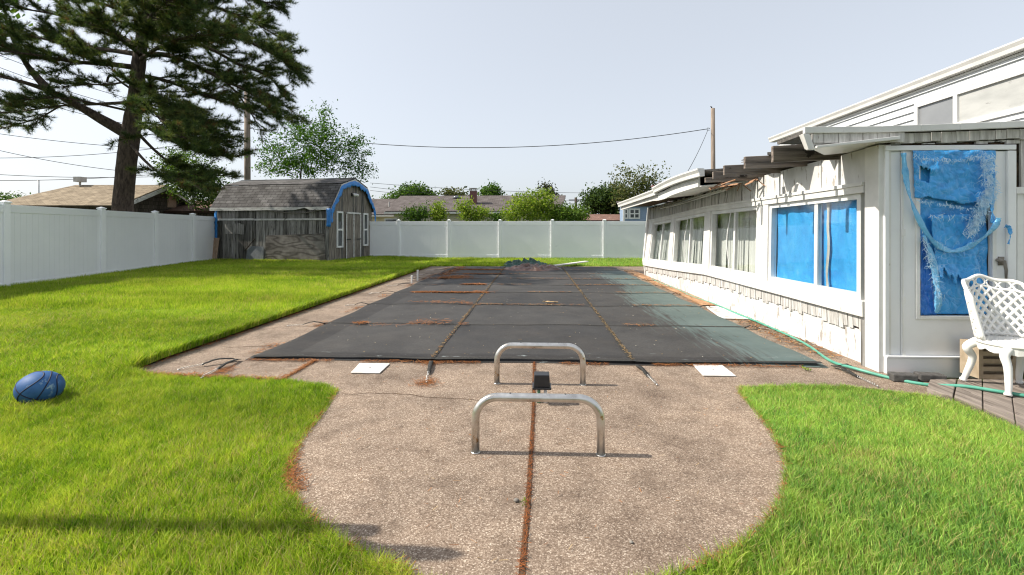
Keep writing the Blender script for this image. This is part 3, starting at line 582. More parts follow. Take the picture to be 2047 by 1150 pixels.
# ---------------------------------------------------------------- white vinyl fences
def fence(name, label, pts, H, h_end=None):
    """posts at pts (ground points); panels between them"""
    r0 = root(name, label, 'fence', (*pts[0][:2], 0)); n = len(pts)
    for i, p in enumerate(pts):
        p = Vector((*p[:2], -.04)); w = .064
        mb = MB(); mb.box(p.x-w, p.x+w, p.y-w, p.y+w, -.04, H+.02); po = mb.build('post', 'white_vinyl', r0, bevel=.006)
        mb = MB(); w2 = .08; z = H+.02
        mb.box(p.x-w2, p.x+w2, p.y-w2, p.y+w2, z, z+.025); mb.hexa([(p.x-w2, p.y-w2, z+.0251), (p.x+w2, p.y-w2, z+.0251), (p.x+w2, p.y+w2, z+.0251), (p.x-w2, p.y+w2, z+.0251), (p.x-.012, p.y-.012, z+.06), (p.x+.012, p.y-.012, z+.06), (p.x+.012, p.y+.012, z+.06), (p.x-.012, p.y+.012, z+.06)])
        mb.build('post_cap', 'white_vinyl', po, bevel=.004)
        if i == n-1: break
        q = Vector((*pts[i+1][:2], -.04)); d = (q-p); L = d.length; t = d/L; nn = Vector((-t.y, t.x, 0)); a = p+t*.062; L2 = L-.124
        mb = MB(); nb = max(2, round(L2/.152)); bw = L2/nb
        for k in range(nb):   # tongue-and-groove boards
            o = a+t*(bw*k+.002)-nn*.011+Vector((0, 0, .12)); mb.obox(o, t*(bw-.004), nn*.022, (0, 0, H-.24))
            mb.obox(a+t*(bw*k-.002)-nn*.006+Vector((0, 0, .12)), t*.004, nn*.012, (0, 0, H-.24))
        pn = mb.build('panel', 'white_vinyl', r0)
        mb = MB(); mb.obox(a-nn*.024+Vector((0, 0, H-.14)), t*L2, nn*.048, (0, 0, .17)); mb.build('top_rail', 'white_vinyl', pn, bevel=.005)
        mb = MB(); mb.obox(a-nn*.024+Vector((0, 0, .03)), t*L2, nn*.048, (0, 0, .16)); mb.build('bottom_rail', 'white_vinyl', pn, bevel=.005)
    return r0
FL0, FL1 = Vector((-11.15, 9.5, 0)), Vector((-13.0, 18.0, 0)); fd = (FL1-FL0).normalized()
s0 = 0.25
Lp = [FL0+fd*s for s in (-9.4, -7.0, -4.6, -2.2, .15)]+[G(203, 553.5), G(310, 538.5), G(385, 528.5), Vector((-13.35, 20.2, 0)), Vector((-13.7, 22.2, 0))]
fence('vinyl_fence', 'white vinyl privacy fence along the left side of the lawn', Lp, 1.82)
FY = 21.6
bx = [PY(p, 516, FY).x for p in (797, 898, 1000, 1104, 1207, 1310)]; sp = (bx[4]-bx[0])/4
Bp = [Vector((bx[0]-sp*k, FY, 0)) for k in (3, 2, 1)]+[Vector((x, FY-.05*i, 0)) for i, x in enumerate(bx)]+[Vector((bx[5]+sp*k, FY-.2, 0)) for k in (1, 2, 3)]
fence('vinyl_fence', 'white vinyl privacy fence across the back of the yard', Bp, 1.67)

# ---------------------------------------------------------------- shed
SA, SB = Vector((-13.1, 19.15, 0)), Vector((-7.97, 18.42, 0)); su = (SB-SA); SL = su.length; su.normalize(); sv = Vector((-su.y, su.x, 0)); SW = 3.4; Z = Vector((0, 0, 1))
def S(u, v, z): return SA+su*u+sv*v+Z*z      # u along the long front wall, v into depth, z up
shed = root('garden_shed', 'weathered grey wooden shed with a gambrel roof and torn blue tarp', 'shed', SA)
EZ, BZ, RZ = 2.20, 3.10, 3.42; prof = [(-.16, EZ-.12), (.62, BZ), (SW/2, RZ), (SW-.62, BZ), (SW+.16, EZ-.12)]
core = MB(); pr = [(0.03, .05), (SW-.03, .05), (SW-.03, EZ), (SW-.68, BZ-.08), (SW/2, RZ-.08), (.68, BZ-.08), (.03, EZ)]
core.prism([S(.03, v, z) for v, z in pr], su*(SL-.06)); core.build('inner_wall', 'backing_brown', shed)
mb = MB(); u = 0
while u < SL-.02:
    w = min(R.uniform(.13, .19), SL-u); zb = R.uniform(0, .06); mb.obox(S(u+.004, -.012+R.uniform(-.006, .006), zb), su*(w-.008), sv*.03, Z*(EZ-zb), R.choice((0, 0, 1, 2, 1))); u += w
mb.build('long_wall', ['board_grey', 'board_dark', 'board_pale'], shed)
def gtop(v):
    return np.interp(v, [p[0] for p in prof], [p[1] for p in prof])-.07
mb = MB(); v = 0
while v < SW-.02:
    w = min(R.uniform(.10, .15), SW-v); zb = R.uniform(-.04, .06); x = SL-.012+R.uniform(-.005, .005)
    a, b_ = v+.003, v+w-.003; P = [S(x, a, zb), S(x, b_, zb+R.uniform(-.03, .03)), S(x, b_, gtop(b_)), S(x, a, gtop(a))]; mb.prism(P, su*.03, R.choice((0, 0, 0, 1))); v += w
mb.build('gable_wall', ['board_brown', 'board_dark'], shed)
# roof: four slopes with courses of shingles
for k in range(4):
    (v0, z0), (v1, z1) = prof[k], prof[k+1]; mb = MB(); off = .02 if k in (1, 2) else 0
    n_ = (S(0, v1, z1)-S(0, v0, z0)).cross(su).normalized(); n_ = n_ if n_.z > 0 else -n_
    P = []; nn = 24
    lo_, hi_ = (0, 1)
    for i in range(nn+1):
        uu = lerp(-.12, SL+.13, i/nn); wob = .015*nz(uu*1.3, k)
        P.append([S(uu, lerp(v0, v1, t), lerp(z0, z1, t))+n_*(.03+off+wob*(1-t)) for t in (0, .33, .66, 1)])
    mb.grid(P); sl_len = math.hypot(v1-v0, z1-z0)
    def uvf(p, v0=v0, v1=v1, sl=sl_len): q = p-SA; vv = q.dot(sv); return (q.dot(su), abs(vv-v0)/max(1e-6, abs(v1-v0))*sl+.02*nz(q.dot(su)*.8, vv))
    mb.build('roof', 'roof_grey', shed, thick=.035, uvf=uvf)
mb = MB(); mb.obox(S(-.12, SW/2-.16, RZ+.035), su*(SL+.25), sv*.15+Z*.03, Z*.012); mb.obox(S(-.12, SW/2, RZ+.065), su*(SL+.25), sv*.16-Z*.03, Z*.012); mb.build('ridge_cap', 'grey_sheet', shed)
mb = MB()
for i in range(26):   # sagging white fascia with a torn stretch
    u0, u1 = -.08+(SL+.12)*i/26, -.08+(SL+.12)*(i+1)/26
    dz = lambda u: .015*nz(u*1.4) - (.10*math.exp(-((u-.80*SL)/.18)**2) if u > .5*SL else 0)*-.9
    h = .13
    b0, b1 = EZ-.15+dz(u0), EZ-.15+dz(u1)
    mb.hexa([S(u0, -.20, b0), S(u1, -.20, b1), S(u1, -.17, b1), S(u0, -.17, b0), S(u0, -.20, EZ-.03), S(u1, -.20, EZ-.03), S(u1, -.17, EZ-.03), S(u0, -.17, EZ-.03)])
mb.build('fascia', 'old_white_wood', shed)
mb = MB(); mb.obox(S(.03, -.06, 1.66), su*(SL*.35), sv*.045, Z*.075); mb.obox(S(.03+SL*.353, -.06, 1.655), su*(SL*.64), sv*.045, Z*.07+su*.01); mb.build('belt_rail', 'old_white_wood', shed)
mb = MB(); mb.tube(smooth_path([S(SL*.50, -.16, 2.03), S(SL*.6, -.15, 1.97), S(SL*.75, -.15, 1.93), S(SL*.86, -.15, 1.98), S(SL*.95, -.17, 2.06)], 6), .018, 6); mb.build('hanging_cable', 'stone_grey', shed, True)
mb = MB(); 
pl = [(SL*.455, .06), (SL*.97, .03), (SL*.955, 1.14), (SL*.46, 1.05)]; mb.prism([S(u, -.055, z) for u, z in pl], sv*.02); mb.build('plywood_patch', 'plywood', shed)
mb = MB(); u = .50
for w in (.19, .15, .20, .18, .17):
    mb.obox(S(u, -.05, 1.10+R.uniform(-.02, .02)), su*(w-.012), sv*.025, Z*(.40+R.uniform(-.02, .03))); u += w
mb.build('shingle_patch', 'board_pale', shed)
mb = MB(); mb.obox(S(.0, -.09, .0), su*SL, sv*.03, Z*.05); mb.build('sill_board', 'board_grey', shed)
# corner boards and rakes
mb = MB(); mb.obox(S(SL-.02, -.03, 0), su*.05, sv*.10, Z*(EZ-.1)); mb.build('corner_board', 'board_brown', shed)
mb = MB()
for k in range(4):
    (v0, z0), (v1, z1) = prof[k], prof[k+1]; mb.hexa([S(SL+.10, v0, z0-.10), S(SL+.135, v0, z0-.10), S(SL+.135, v1, z1-.10), S(SL+.10, v1, z1-.10), S(SL+.10, v0, z0+.012), S(SL+.135, v0, z0+.012), S(SL+.135, v1, z1+.012), S(SL+.10, v1, z1+.012)])
mb.build('rake_board', 'old_white_wood', shed)
GX = SL+.02
def gable_box(mb, v0, v1, z0, z1, x0, x1, m=0): mb.obox(S(GX+x0, v0, z0), su*(x1-x0), sv*(v1-v0), Z*(z1-z0), m)
for v0, v1 in ((1.12, 1.70), (1.71, 2.29)):
    mb = MB(); vv = v0
    for w in np.diff(np.linspace(v0, v1, 5)): gable_box(mb, vv+.003, vv+w-.003, .08+R.uniform(-.03, .02), 1.93, .002, .03+R.uniform(0, .006)); vv += w
    d = mb.build('door', 'board_brown', shed)
    mb = MB(); s_ = v0 if v0 < 1.5 else v1; gable_box(mb, s_-.03, s_+.03, .06, 1.93, .036, .05); mb.build('door_edge', 'old_white_wood', d)
    mb = MB(); gable_box(mb, (v0 if v0 < 1.5 else v1-.32), (v0+.32 if v0 < 1.5 else v1), .86, .90, .05, .06); mb.build('hinge', 'dark_metal', d)
mb = MB(); gable_box(mb, 1.675, 1.735, .1, 1.95, .037, .052); mb.build('door_stop', 'old_white_wood', shed)
mb = MB(); gable_box(mb, 1.15, 2.30, 1.95, 2.02, .0, .06); mb.build('door_track', 'old_white_wood', shed)
for v0, v1 in ((.40, .86), (2.55, 2.98)):
    mb = MB(); z0, z1 = .56, 2.02; w = .07
    gable_box(mb, v0, v0+w, z0, z1, .0, .05); gable_box(mb, v1-w, v1, z0, z1, .0, .05); gable_box(mb, v0+w, v1-w, z0, z0+w, .0, .05); gable_box(mb, v0+w, v1-w, z1-w, z1, .0, .05); gable_box(mb, v0+w, v1-w, 1.25, 1.32, .0, .045)
    wf = mb.build('window', 'trim_white', shed)
    mb = MB(); gable_box(mb, v0+w, v1-w, z0+w, 1.25, .012, .018); gable_box(mb, v0+w, v1-w, 1.32, z1-w, .012, .018); mb.build('pane', 'glass_dark', wf)
lamp = MB(); gable_box(lamp, 1.55, 1.67, 2.70, 2.84, .0, .05); fl = lamp.build('floodlight', 'dark_metal', shed)
mb = MB()
for s in (-.06, .10): mb.tube([S(GX+.05, 1.61+s*.3, 2.80), S(GX+.13, 1.61+s, 2.78), S(GX+.22, 1.61+s*1.6, 2.72)], [.02, .045, .06], 10)
mb.build('lamp_head', 'pvc', fl, True)

# blue tarp draped round the shed's gable edge, torn at its hem
mb = MB(); outer = []; inner = []
path = [(-.17, 1.55), (-.16, 1.8), (-.14, EZ-.10), (.12, 2.42), (.36, 2.72), (.60, BZ-.06), (.95, BZ+.07), (1.3, BZ+.18), (SW/2, RZ-.08), (2.1, BZ+.18), (2.45, BZ+.07), (SW-.60, BZ-.06), (SW-.3, 2.68), (SW, 2.36), (SW+.15, EZ-.12), (SW+.14, 1.85), (SW+.12, 1.60)]
path = smooth_path([(0, a, b) for a, b in path], 5); P = []
for i, p in enumerate(path):
    v, z = p.y, p.z; c = Vector((0, SW/2, 1.7)); dr = (Vector((0, SW/2, 1.9))-Vector((0, v, z))).normalized(); wdt = (.20+.10*nz(i*.35)+.07*nz(i*1.7))*(.55 if (i < 8 or i > len(path)-8) else 1); row = []
    for j in range(6):
        t = j/5; q = Vector((0, v, z))+dr*wdt*t
        row.append(S(SL+.15+.012*math.sin(t*3)+.022*nz(i*.8, j*.6)+.012*nz(i*2.3, j*1.1), q.y, q.z+.012*nz(i*.9, j)))
    P.append(row)
mb.grid(P); 
# a flap round the near corner of the long wall
P = []
for i in range(8):
    P.append([S(SL+.15-.06*j+.02*nz(i, j), -.20+.02*nz(j, i), 2.10-.10*i-.05*nz(j*1.3, i)) for j in range(4)])
mb.grid(P); tag(mb.build('torn_tarp', 'tarp_shed', smooth=True, thick=.004), 'torn blue tarp draped around the shed gable edge', 'tarp')
mb = MB(); P = [[S(.06+.05*nz(i*.9)+.06*j, -.09-.03*nz(i, j), EZ-.05-.115*i) for j in range(3)] for i in range(14)]; mb.grid(P)
tag(mb.build('torn_tarp', 'tarp_shed', smooth=True, thick=.004), 'thin blue tarp shred hanging at the far left shed corner', 'tarp')
c = G(722, 521); mb = MB(); P = [[Vector((c.x-.35+.7*i/9, c.y-.12+.25*j/4, .03+.07*abs(nz(i*.7, j*.8))*(1 if 0 < j < 4 else .3))) for j in range(5)] for i in range(10)]; mb.grid(P)
tag(mb.build('torn_tarp', 'tarp_blue_deep', smooth=True, thick=.004), 'small blue tarp scrap on the grass below the shed doors', 'tarp')
mb = MB(); mb.obox(S(.03, -.30, 0), su*.28+Z*.0, sv*.03, Z*.95+sv*.16); tag(mb.build('leaning_board', 'tan_board', bevel=.004), 'tan wooden board leaning on the left end of the shed', 'board')
mb = MB(); k = [(0, 0), (.80, 0), (.80, .60), (.22, .62), (.07, .5)]; mb.prism([S(1.50+a, -.10+b*.06, b) for a, b in k], sv*.02); tag(mb.build('leaning_sheet', 'grey_sheet'), 'pale grey sheet with a cut corner leaning on the shed wall', 'sheet')
mb = MB(); mb.tube([S(1.45, -.10, .42), S(1.78, -.08, .78), S(1.9, -.07, .9)], .018, 6); tag(mb.build('leaning_stick', 'twig_bark'), 'dark stick leaning on the shed above the grey sheet', 'stick')

# ---------------------------------------------------------------- sunroom (its long wall has sagged and leans out at the far end)
IP = lambda y, a, b: float(np.interp(y, a, b))
sill_t = lambda y: IP(y, [4.5, 8.7, 11, 13.4], [.606, .587, .50, .431])
sill_b = lambda y: sill_t(y)-IP(y, [4.5, 8.7, 13.4], [.15, .115, .15])
head_b = lambda y: IP(y, [4.6, 8.8, 11.2, 13.1], [1.62, 1.595, 1.512, 1.457])
wall_t = lambda y: IP(y, [4.5, 8, 13.4], [2.03, 1.99, 1.90])
def WX(y, z):
    xb = IP(y, [4.4, 9, 14], [3.12, 3.06, 3.12]); s = sill_t(y); h = head_b(y); xt = IP(y, [4.6, 8.8, 11.2, 13.3], [3.09, 3.11, 3.15, 3.21]); xs = IP(y, [4.6, 9, 13.3], [3.09, 3.07, 3.07])
    if z < s: return xb+(xs-xb)*max(0, z)/s
    return xs+(xt-xs)*min(1, (z-s)/(h-s))
def strip(mb, y0, y1, zb, zt, o_out, o_in, n=None, m=0):
    n = n or max(1, int((y1-y0)/.4)); zb = zb if callable(zb) else (lambda y, c=zb: c); zt = zt if callable(zt) else (lambda y, c=zt: c)
    for i in range(n):
        q = []
        for z in (zb, zt):
            for (y, o) in ((lerp(y0, y1, i/n), o_out), (lerp(y0, y1, (i+1)/n), o_out), (lerp(y0, y1, (i+1)/n), o_in), (lerp(y0, y1, i/n), o_in)):
                zz = z(y); q.append((WX(y, zz)-o, y, zz))
        mb.hexa(q, m)
sun = root('sunroom', 'white sunroom with a long sagging window wall and a broken eave', 'sunroom', (3.1, 4.45, 0))
YE = 13.55; YN = 4.62
# long wall: lower sheet with a jagged top, torn shakes above it
mb = MB(); strip(mb, YN, YE, 0, lambda y: sill_b(y)-.002, -.035, -.08); mb.build('sheathing', 'backing_brown', sun)
mb = MB(); ys = np.linspace(YN, YE, 260); 
for y0, y1 in zip(ys[:-1], ys[1:]):
    f = lambda y: sill_b(y)-.128+.025*nz(y*7)+.045*nz(y*19, 2)-(.06 if abs(y-11.3) < .01 else 0)
    q = []
    for z in (lambda y: .0, f):
        for y, o in ((y0, -.006), (y1, -.006), (y1, -.03), (y0, -.03)): zz = z(y); q.append((WX(y, zz)-o, y, zz))
    mb.hexa(q)
mb.build('lower_panel', 'peeling_paint', sun)
mb = MB(); y = YN
while y < YE-.02:
    w = min(R.uniform(.05, .11), YE-y); zb0 = R.uniform(-.03, .02); tilt = R.uniform(-.012, .012); g = .004
    zb = lambda yy, y=y, zb0=zb0, tilt=tilt: sill_b(yy)-.135+zb0+tilt*(yy-y)*8
    strip(mb, y+g, y+w-g, zb, lambda yy: sill_b(yy)-.001, .008+R.uniform(0, .006), -.004, 2); y += w
mb.build('shake_course', 'shake', sun)
mb = MB(); strip(mb, YN+.0, YE+.08, sill_b, sill_t, .045, -.06, 24); mb.build('sill', 'white_paint', sun, bevel=.006)
mb = MB(); strip(mb, YN, YE, lambda y: head_b(y), lambda y: head_b(y)+.065, .03, -.06, 24); strip(mb, YN, YE, lambda y: head_b(y)+.0655, lambda y: head_b(y)+.10, .042, -.06, 24); mb.build('header', 'white_paint', sun)
# above the windows: smooth panels near, long weathered shakes beyond
hz = lambda y: head_b(y)+.101
mb = MB(); pan = [(4.62, 5.32), (5.335, 6.12), (6.135, 6.98), (6.99, 7.32)]
for a, b in pan: strip(mb, a, b, hz, wall_t, .0+R.uniform(0, .006), -.04, 3)
mb.build('upper_panel', 'peeling_paint', sun)
mb = MB(); y = 7.33
while y < YE-.03:
    w = min(R.uniform(.07, .14), YE-y); g = .004; sk = R.uniform(-.02, .02)+(.12*math.exp(-((y-7.9)/.45)**2)); zt0 = R.uniform(-.05, 0)
    o = R.uniform(.0, .012); q = []
    for z, sh in ((lambda yy: hz(yy), 0), (lambda yy: wall_t(yy)+zt0, sk)):
        for yy, oo in ((y+g, o), (y+w-g, o), (y+w-g, -.02), (y+g, -.02)): zz = z(yy); q.append((WX(yy, zz)-oo, yy-sh*.9, zz))
    mb.hexa(q); y += w
mb.build('shake_course', 'shake', sun)
mb = MB(); strip(mb, 4.62, YE, hz, wall_t, -.045, -.08); mb.build('sheathing', 'backing_brown', sun)
# posts and windows
WIN = [(4.70, 6.48), (6.80, 8.58), (8.88, 10.86), (11.16, 13.06)]
PST = [(6.48, 6.80), (8.58, 8.88), (10.86, 11.16), (13.06, 13.5)]
for a, b in PST:
    mb = MB(); strip(mb, a, b, sill_t, head_b, .022, -.10, 2); mb.build('post', 'white_paint', sun, bevel=.004)
for k, (a, b) in enumerate(WIN):
    fw = .055; st = lambda y: sill_t(y)+.001; hd = lambda y: head_b(y)-.001
    mb = MB(); strip(mb, a, a+fw, st, hd, .0, -.07, 1); strip(mb, b-fw, b, st, hd, .0, -.07, 1)
    strip(mb, a+fw, b-fw, st, lambda y: sill_t(y)+.06, .0, -.07, 4); strip(mb, a+fw, b-fw, lambda y: head_b(y)-.055, hd, .0, -.07, 4)
    w = mb.build('window', 'trim_white', sun)
    m0 = lerp(a, b, .46 if k else .42)
    mb = MB(); strip(mb, m0-.03, m0+.03, lambda y: sill_t(y)+.061, lambda y: head_b(y)-.056, -.012, -.06, 1)
    if k in (1, 2):   # the weather strip has peeled off and bows out
        pts = [Vector((WX(m0, z)-.02-.03*math.sin(math.pi*t)**2, m0+.06+.06*math.sin(math.pi*t*.9), z)) for t in np.linspace(0, 1, 12) for z in [lerp(sill_t(m0)+.03, head_b(m0)-.04, t)]]
        mb.tube(pts, .008, 6)
    mb.build('mullion', 'trim_white', w)
    for p0, p1, o in ((a+fw, m0-.03, -.030), (m0+.03, b-fw, -.045)):
        mb = MB(); strip(mb, p0, p1, lambda y: sill_t(y)+.055, lambda y: head_b(y)-.05, o, o-.004, 2); mb.build('pane', 'glass', w)
# end trim board at the far corner and the near corner post
mb = MB(); strip(mb, YE+.005, YE+.10, 0, lambda y: sill_b(y)-.01, .02, -.1, 1); strip(mb, 13.51, YE+.1, sill_t, wall_t, .035, -.10, 1); mb.build('corner_board', 'white_paint', sun)
mb = MB(); mb.box(3.065, 3.175, 4.425, 4.61, 0, 2.03); mb.build('corner_post', 'white_paint', sun, bevel=.005)
mb = MB(); mb.box(3.066, 3.10, 4.612, 4.66, 0, .43); mb.build('corner_shake', 'board_grey', sun)
# room behind the glass
mb = MB(); mb.quad((3.22, 4.62, .02), (6.2, 4.62, .02), (6.2, 13.45, .02), (3.22, 13.45, .02)); mb.quad((6.2, 4.62, .02), (6.2, 13.45, .02), (6.2, 13.45, 2.2), (6.2, 4.62, 2.2)); mb.quad((3.24, 13.5, .0), (6.2, 13.5, .0), (6.2, 13.5, 2.2), (3.24, 13.5, 1.86)); mb.quad((3.22, 4.62, 2.0), (6.2, 4.62, 2.12), (6.2, 13.45, 2.12), (3.3, 13.45, 1.86)); mb.quad((3.2, 4.615, 0), (6.2, 4.615, 0), (6.2, 4.615, 2.1), (3.2, 4.615, 2.0)); mb.build('inner_wall', 'interior', sun)
# vertical blinds and the blue tarp that fills the nearest window
def blinds(a, b, ang, label, gap=None):
    mb = MB(); y = a; 
    while y < b:
        w = .15; c = R.uniform(-.05, .05)+ang; dx, dy = math.sin(c)*w/2, math.cos(c)*w/2; yc = y+w/2
        if not (gap and gap[0] < yc < gap[1]):
            zt, zb = head_b(yc)-.03, sill_t(yc)+.01; xt, xb = WX(yc, zt)+.17, WX(yc, zb)+.17+R.uniform(-.02, .02)
            mb.quad((xb-dx, yc-dy, zb), (xb+dx, yc+dy, zb), (xt+dx, yc+dy, zt), (xt-dx, yc-dy, zt))
        y += .088
    tag(mb.build('vertical_blinds', 'blinds', thick=.002), label, 'blinds', 'blinds in the sunroom windows')
blinds(6.84, 8.54, .06, 'off-white vertical blinds in the window next to the blue tarp window', None)
blinds(8.95, 10.80, .10, 'grey vertical blinds in the sunroom window third from the door')
blinds(11.2, 13.0, .12, 'grey vertical blinds in the farthest sunroom window')
def wt(a, b, label, seed, z_in=-.085):
    mb = MB(); P = []
    for i in range(40):
        y = lerp(a, b, i/39); P.append([])
        for j in range(34):
            z = lerp(sill_t(y)+.03, head_b(y)-.03-.02*abs(nz(y*6, seed)), j/33); P[-1].append((WX(y, z)-z_in+.02*nz(y*5, z*1.2, seed)+.008*nz(y*18, z*4, seed), y, z))
    mb.grid(P); tag(mb.build('window_tarp', 'window_tarp', smooth=True), label, 'tarp', 'tarps behind the nearest sunroom window')
wt(4.74, 5.46, 'blue tarp behind the wider pane nearest the door', 1); wt(5.49, 6.43, 'blue tarp behind the pane farther from the door', 5)
mb = MB(); pts = [Vector((WX(5.30+.02*nz(t*4), z)+.055, 5.30+.03*nz(t*3), z)) for t in np.linspace(0, 1, 10) for z in [lerp(sill_t(5.3)+.06, head_b(5.3)-.06, t)]]
P = [[p+Vector((0, s*.022*(1+.5*nz(i*1.3)), 0)) for s in (-1, 1)] for i, p in enumerate(pts)]; mb.grid(P); mb.build('tape_strip', 'shake', sun, thick=.004)

# eave: boxed near end, bare rafters, gutter and soffit at the far end
mb = MB(); x0 = 2.43
mb.prism([(x0+.03, 4.372, 1.985), (3.15, 4.372, 2.055), (3.15, 4.88, 2.035), (2.86, 4.88, 2.01)], (0, 0, .03)); mb.hexa([(x0-.02, 4.372, 1.99), (3.15, 4.372, 2.087), (3.15, 4.40, 2.087), (x0-.02, 4.40, 1.99), (x0-.07, 4.372, 2.115), (3.15, 4.372, 2.118), (3.15, 4.40, 2.118), (x0-.07, 4.40, 2.115)]); mb.build('eave_box', 'gutter_white', sun)
mb = MB(); fz = lambda x: 2.175+.028*max(0, x-3.0)**1.1; n = 12
for i in range(n):
    a, b = lerp(x0-.06, 6.3, i/n), lerp(x0-.06, 6.3, (i+1)/n); mb.hexa([(a, 4.325, fz(a)-.055), (b, 4.325, fz(b)-.055), (b, 4.36, fz(b)-.055), (a, 4.36, fz(a)-.055), (a, 4.325, fz(a)), (b, 4.325, fz(b)), (b, 4.36, fz(b)), (a, 4.36, fz(a))])
mb.build('fascia', 'gutter_white', sun, bevel=.003)
mb = MB(); mb.hexa([(x0-.03, 4.325, 1.975), (x0+.03, 4.325, 1.975), (x0+.03, 4.365, 1.975), (x0-.03, 4.365, 1.975), (x0-.075, 4.325, 2.115), (x0-.02, 4.325, 2.115), (x0-.02, 4.365, 2.115), (x0-.075, 4.365, 2.115)])
mb.hexa([(x0+.03, 4.30, 1.985), (3.16, 4.30, 2.055), (3.16, 4.37, 2.055), (x0+.03, 4.37, 1.985), (x0+.03, 4.30, 2.005), (3.16, 4.30, 2.085), (3.16, 4.37, 2.085), (x0+.03, 4.37, 2.005)]); mb.build('eave_trim', 'gutter_white', sun, bevel=.003)
for i, (y, zt, x1) in enumerate(((4.99, 2.125, 2.42), (5.59, 2.108, 2.40), (6.19, 2.088, 2.40), (6.62, 2.06, 2.42), (6.80, 2.0, 2.38))):
    h = (.168, .14, .125, .10, .07)[i]; mb = MB(); mb.hexa([(x1, y, zt-h), (3.9, y, zt-h+.06), (3.9, y+.045, zt-h+.06), (x1, y+.045, zt-h), (x1, y, zt), (3.9, y, zt+.06), (3.9, y+.045, zt+.06), (x1, y+.045, zt)]); mb.build('rafter', 'rafter_wood', sun, bevel=.006)
rz = lambda x: 2.135+.026*(x-2.4)
mb = MB(); P = []   # roof sheet whose eave is torn away between the rafters
for y in np.linspace(4.40, 13.62, 80):
    e = 2.40 if y < 4.9 or y > 6.86 else 2.92+.14*nz(y*6)+.10*nz(y*17)-(.20 if 5.55 < y < 6.15 else 0)
    dz = IP(y, [4.4, 6.8, 9.5, 13.6], [.0, -.015, -.065, -.12]); P.append([(lerp(e, 6.35, t), y, rz(lerp(e, 6.35, t))+dz*(1-t)+.02*nz(y*1.3, t)) for t in np.linspace(0, 1, 8)])
mb.grid(P); mb.build('roof', 'roofing', sun, thick=.03)
mb = MB()
for i in range(3):
    y = R.uniform(5.7, 6.1); L = R.uniform(.12, .32); a = Vector((2.80+R.uniform(-.1, .1), y, 2.135+R.uniform(-.01, .02))); mb.obox(a, Vector((-L, R.uniform(-.15, .12), R.uniform(-.03, .01))), (0, R.uniform(.03, .09), 0), (0, 0, .008))
mb.build('torn_shingle', 'rafter_wood', sun)
mb = MB()
for i in range(13):
    mb = MB(); y = R.uniform(6.6, 7.4); a = Vector((2.95+R.uniform(-.25, .1), y, 1.93+R.uniform(-.04, .03))); mb.obox(a, Vector((R.uniform(-.25, .1), R.uniform(-.1, .25), R.uniform(-.13, .03))), (0, R.uniform(.015, .05), .01), (.006, 0, .012)); mb.build('splinter', 'broken_wood', sun)
ez = lambda y: IP(y, [6.85, 9.5, 13.6], [2.07, 2.03, 1.985])
GY0 = 6.95; mb = MB(); n = 14; prof_g = [(-.0, .0), (-.0, .10), (-.02, .112), (-.10, .112), (-.10, .09), (-.075, .05), (-.07, 0)]
def sweep(mb, prof, y0, y1, zf, x, n=14):
    for i in range(n):
        ya, yb = lerp(y0, y1, i/n), lerp(y0, y1, (i+1)/n); k = len(prof)
        A = [Vector((x+p[0], ya, zf(ya)+p[1])) for p in prof]; B = [Vector((x+p[0], yb, zf(yb)+p[1])) for p in prof]
        for j in range(k): mb.quad(A[j], B[j], B[(j+1) % k], A[(j+1) % k])
        if i == 0: mb.poly(A)
        if i == n-1: mb.poly(B)
sweep(mb, prof_g, GY0, 9.6, lambda y: ez(y)-.03+.03*math.sin((y-7)*1.2), 2.42); sweep(mb, prof_g, 9.55, 13.7, lambda y: ez(y)-.07, 2.44); mb.build('gutter', 'gutter_white', sun, True)
mb = MB(); sweep(mb, [(0, 0), (0, .15), (.03, .15), (.03, 0)], 7.25, 13.65, lambda y: ez(y)-.15-.04*math.exp(-((y-9.3)/.5)**2), 2.43); mb.build('fascia', 'white_paint', sun)
mb = MB(); P = [[(x, y, lerp(ez(y)-.14, wall_t(y)-.01, t)-.02*nz(y*2, t)) for t, x in ((0, 2.46), (.5, 2.8), (1, 3.14))] for y in np.linspace(7.2, 9.6, 10)]; mb.grid(P)
mb.build('soffit', 'white_paint', sun, thick=.012)
mb = MB(); P = [[(x, y, lerp(ez(y)-.05, wall_t(y)+.03, t)) for t, x in ((0, 2.46), (1, 3.2))] for y in np.linspace(9.6, 13.6, 8)]; mb.grid(P); mb.build('eave_deck', 'backing_brown', sun, thick=.012)
mb = MB(); mb.tube(smooth_path([(3.03, 7.6, 1.93), (3.04, 8.4, 1.90), (3.06, 9.3, 1.885), (3.08, 10.4, 1.84), (3.11, 12.0, 1.80)], 5), .014, 6); mb.tube(smooth_path([(3.03, 7.7, 1.905), (3.04, 8.6, 1.87), (3.06, 9.8, 1.83), (3.09, 11.4, 1.79)], 5), .012, 6); mb.build('loose_trim', 'pvc', sun, True)

# front wall with the storm door
FYW = 4.45
f = lambda px, py, dy=0: PY(px, py, FYW-dy)
def fbox(mb, px0, px1, py0, py1, d0, d1, m=0):
    a = PY(px0, py1, FYW); b = PY(px1, py0, FYW); mb.box(a.x, b.x, FYW-d1, FYW-d0, a.z, b.z, m)
xR = 6.3
mb = MB(); a = PY(1758, 300, FYW); b = PY(2012, 300, FYW); mb.box(b.x, xR, FYW+.005, FYW+.12, 0, 2.2); mb.box(3.176, b.x, FYW+.005, FYW+.12, a.z-.0, 2.16); mb.build('sheathing', 'backing_brown', sun)
mb = MB(); fbox(mb, 1762, 1770, 303, 712, 0, .045); fbox(mb, 2004, 2021, 303, 760, 0, .05); fbox(mb, 1762, 2021, 291, 303, 0, .05); mb.build('door_frame', 'door_white', sun, bevel=.004)
mb = MB(); fbox(mb, 1770.3, 1796, 303.5, 711, 0, .018); mb.build('side_panel', 'door_white', sun)
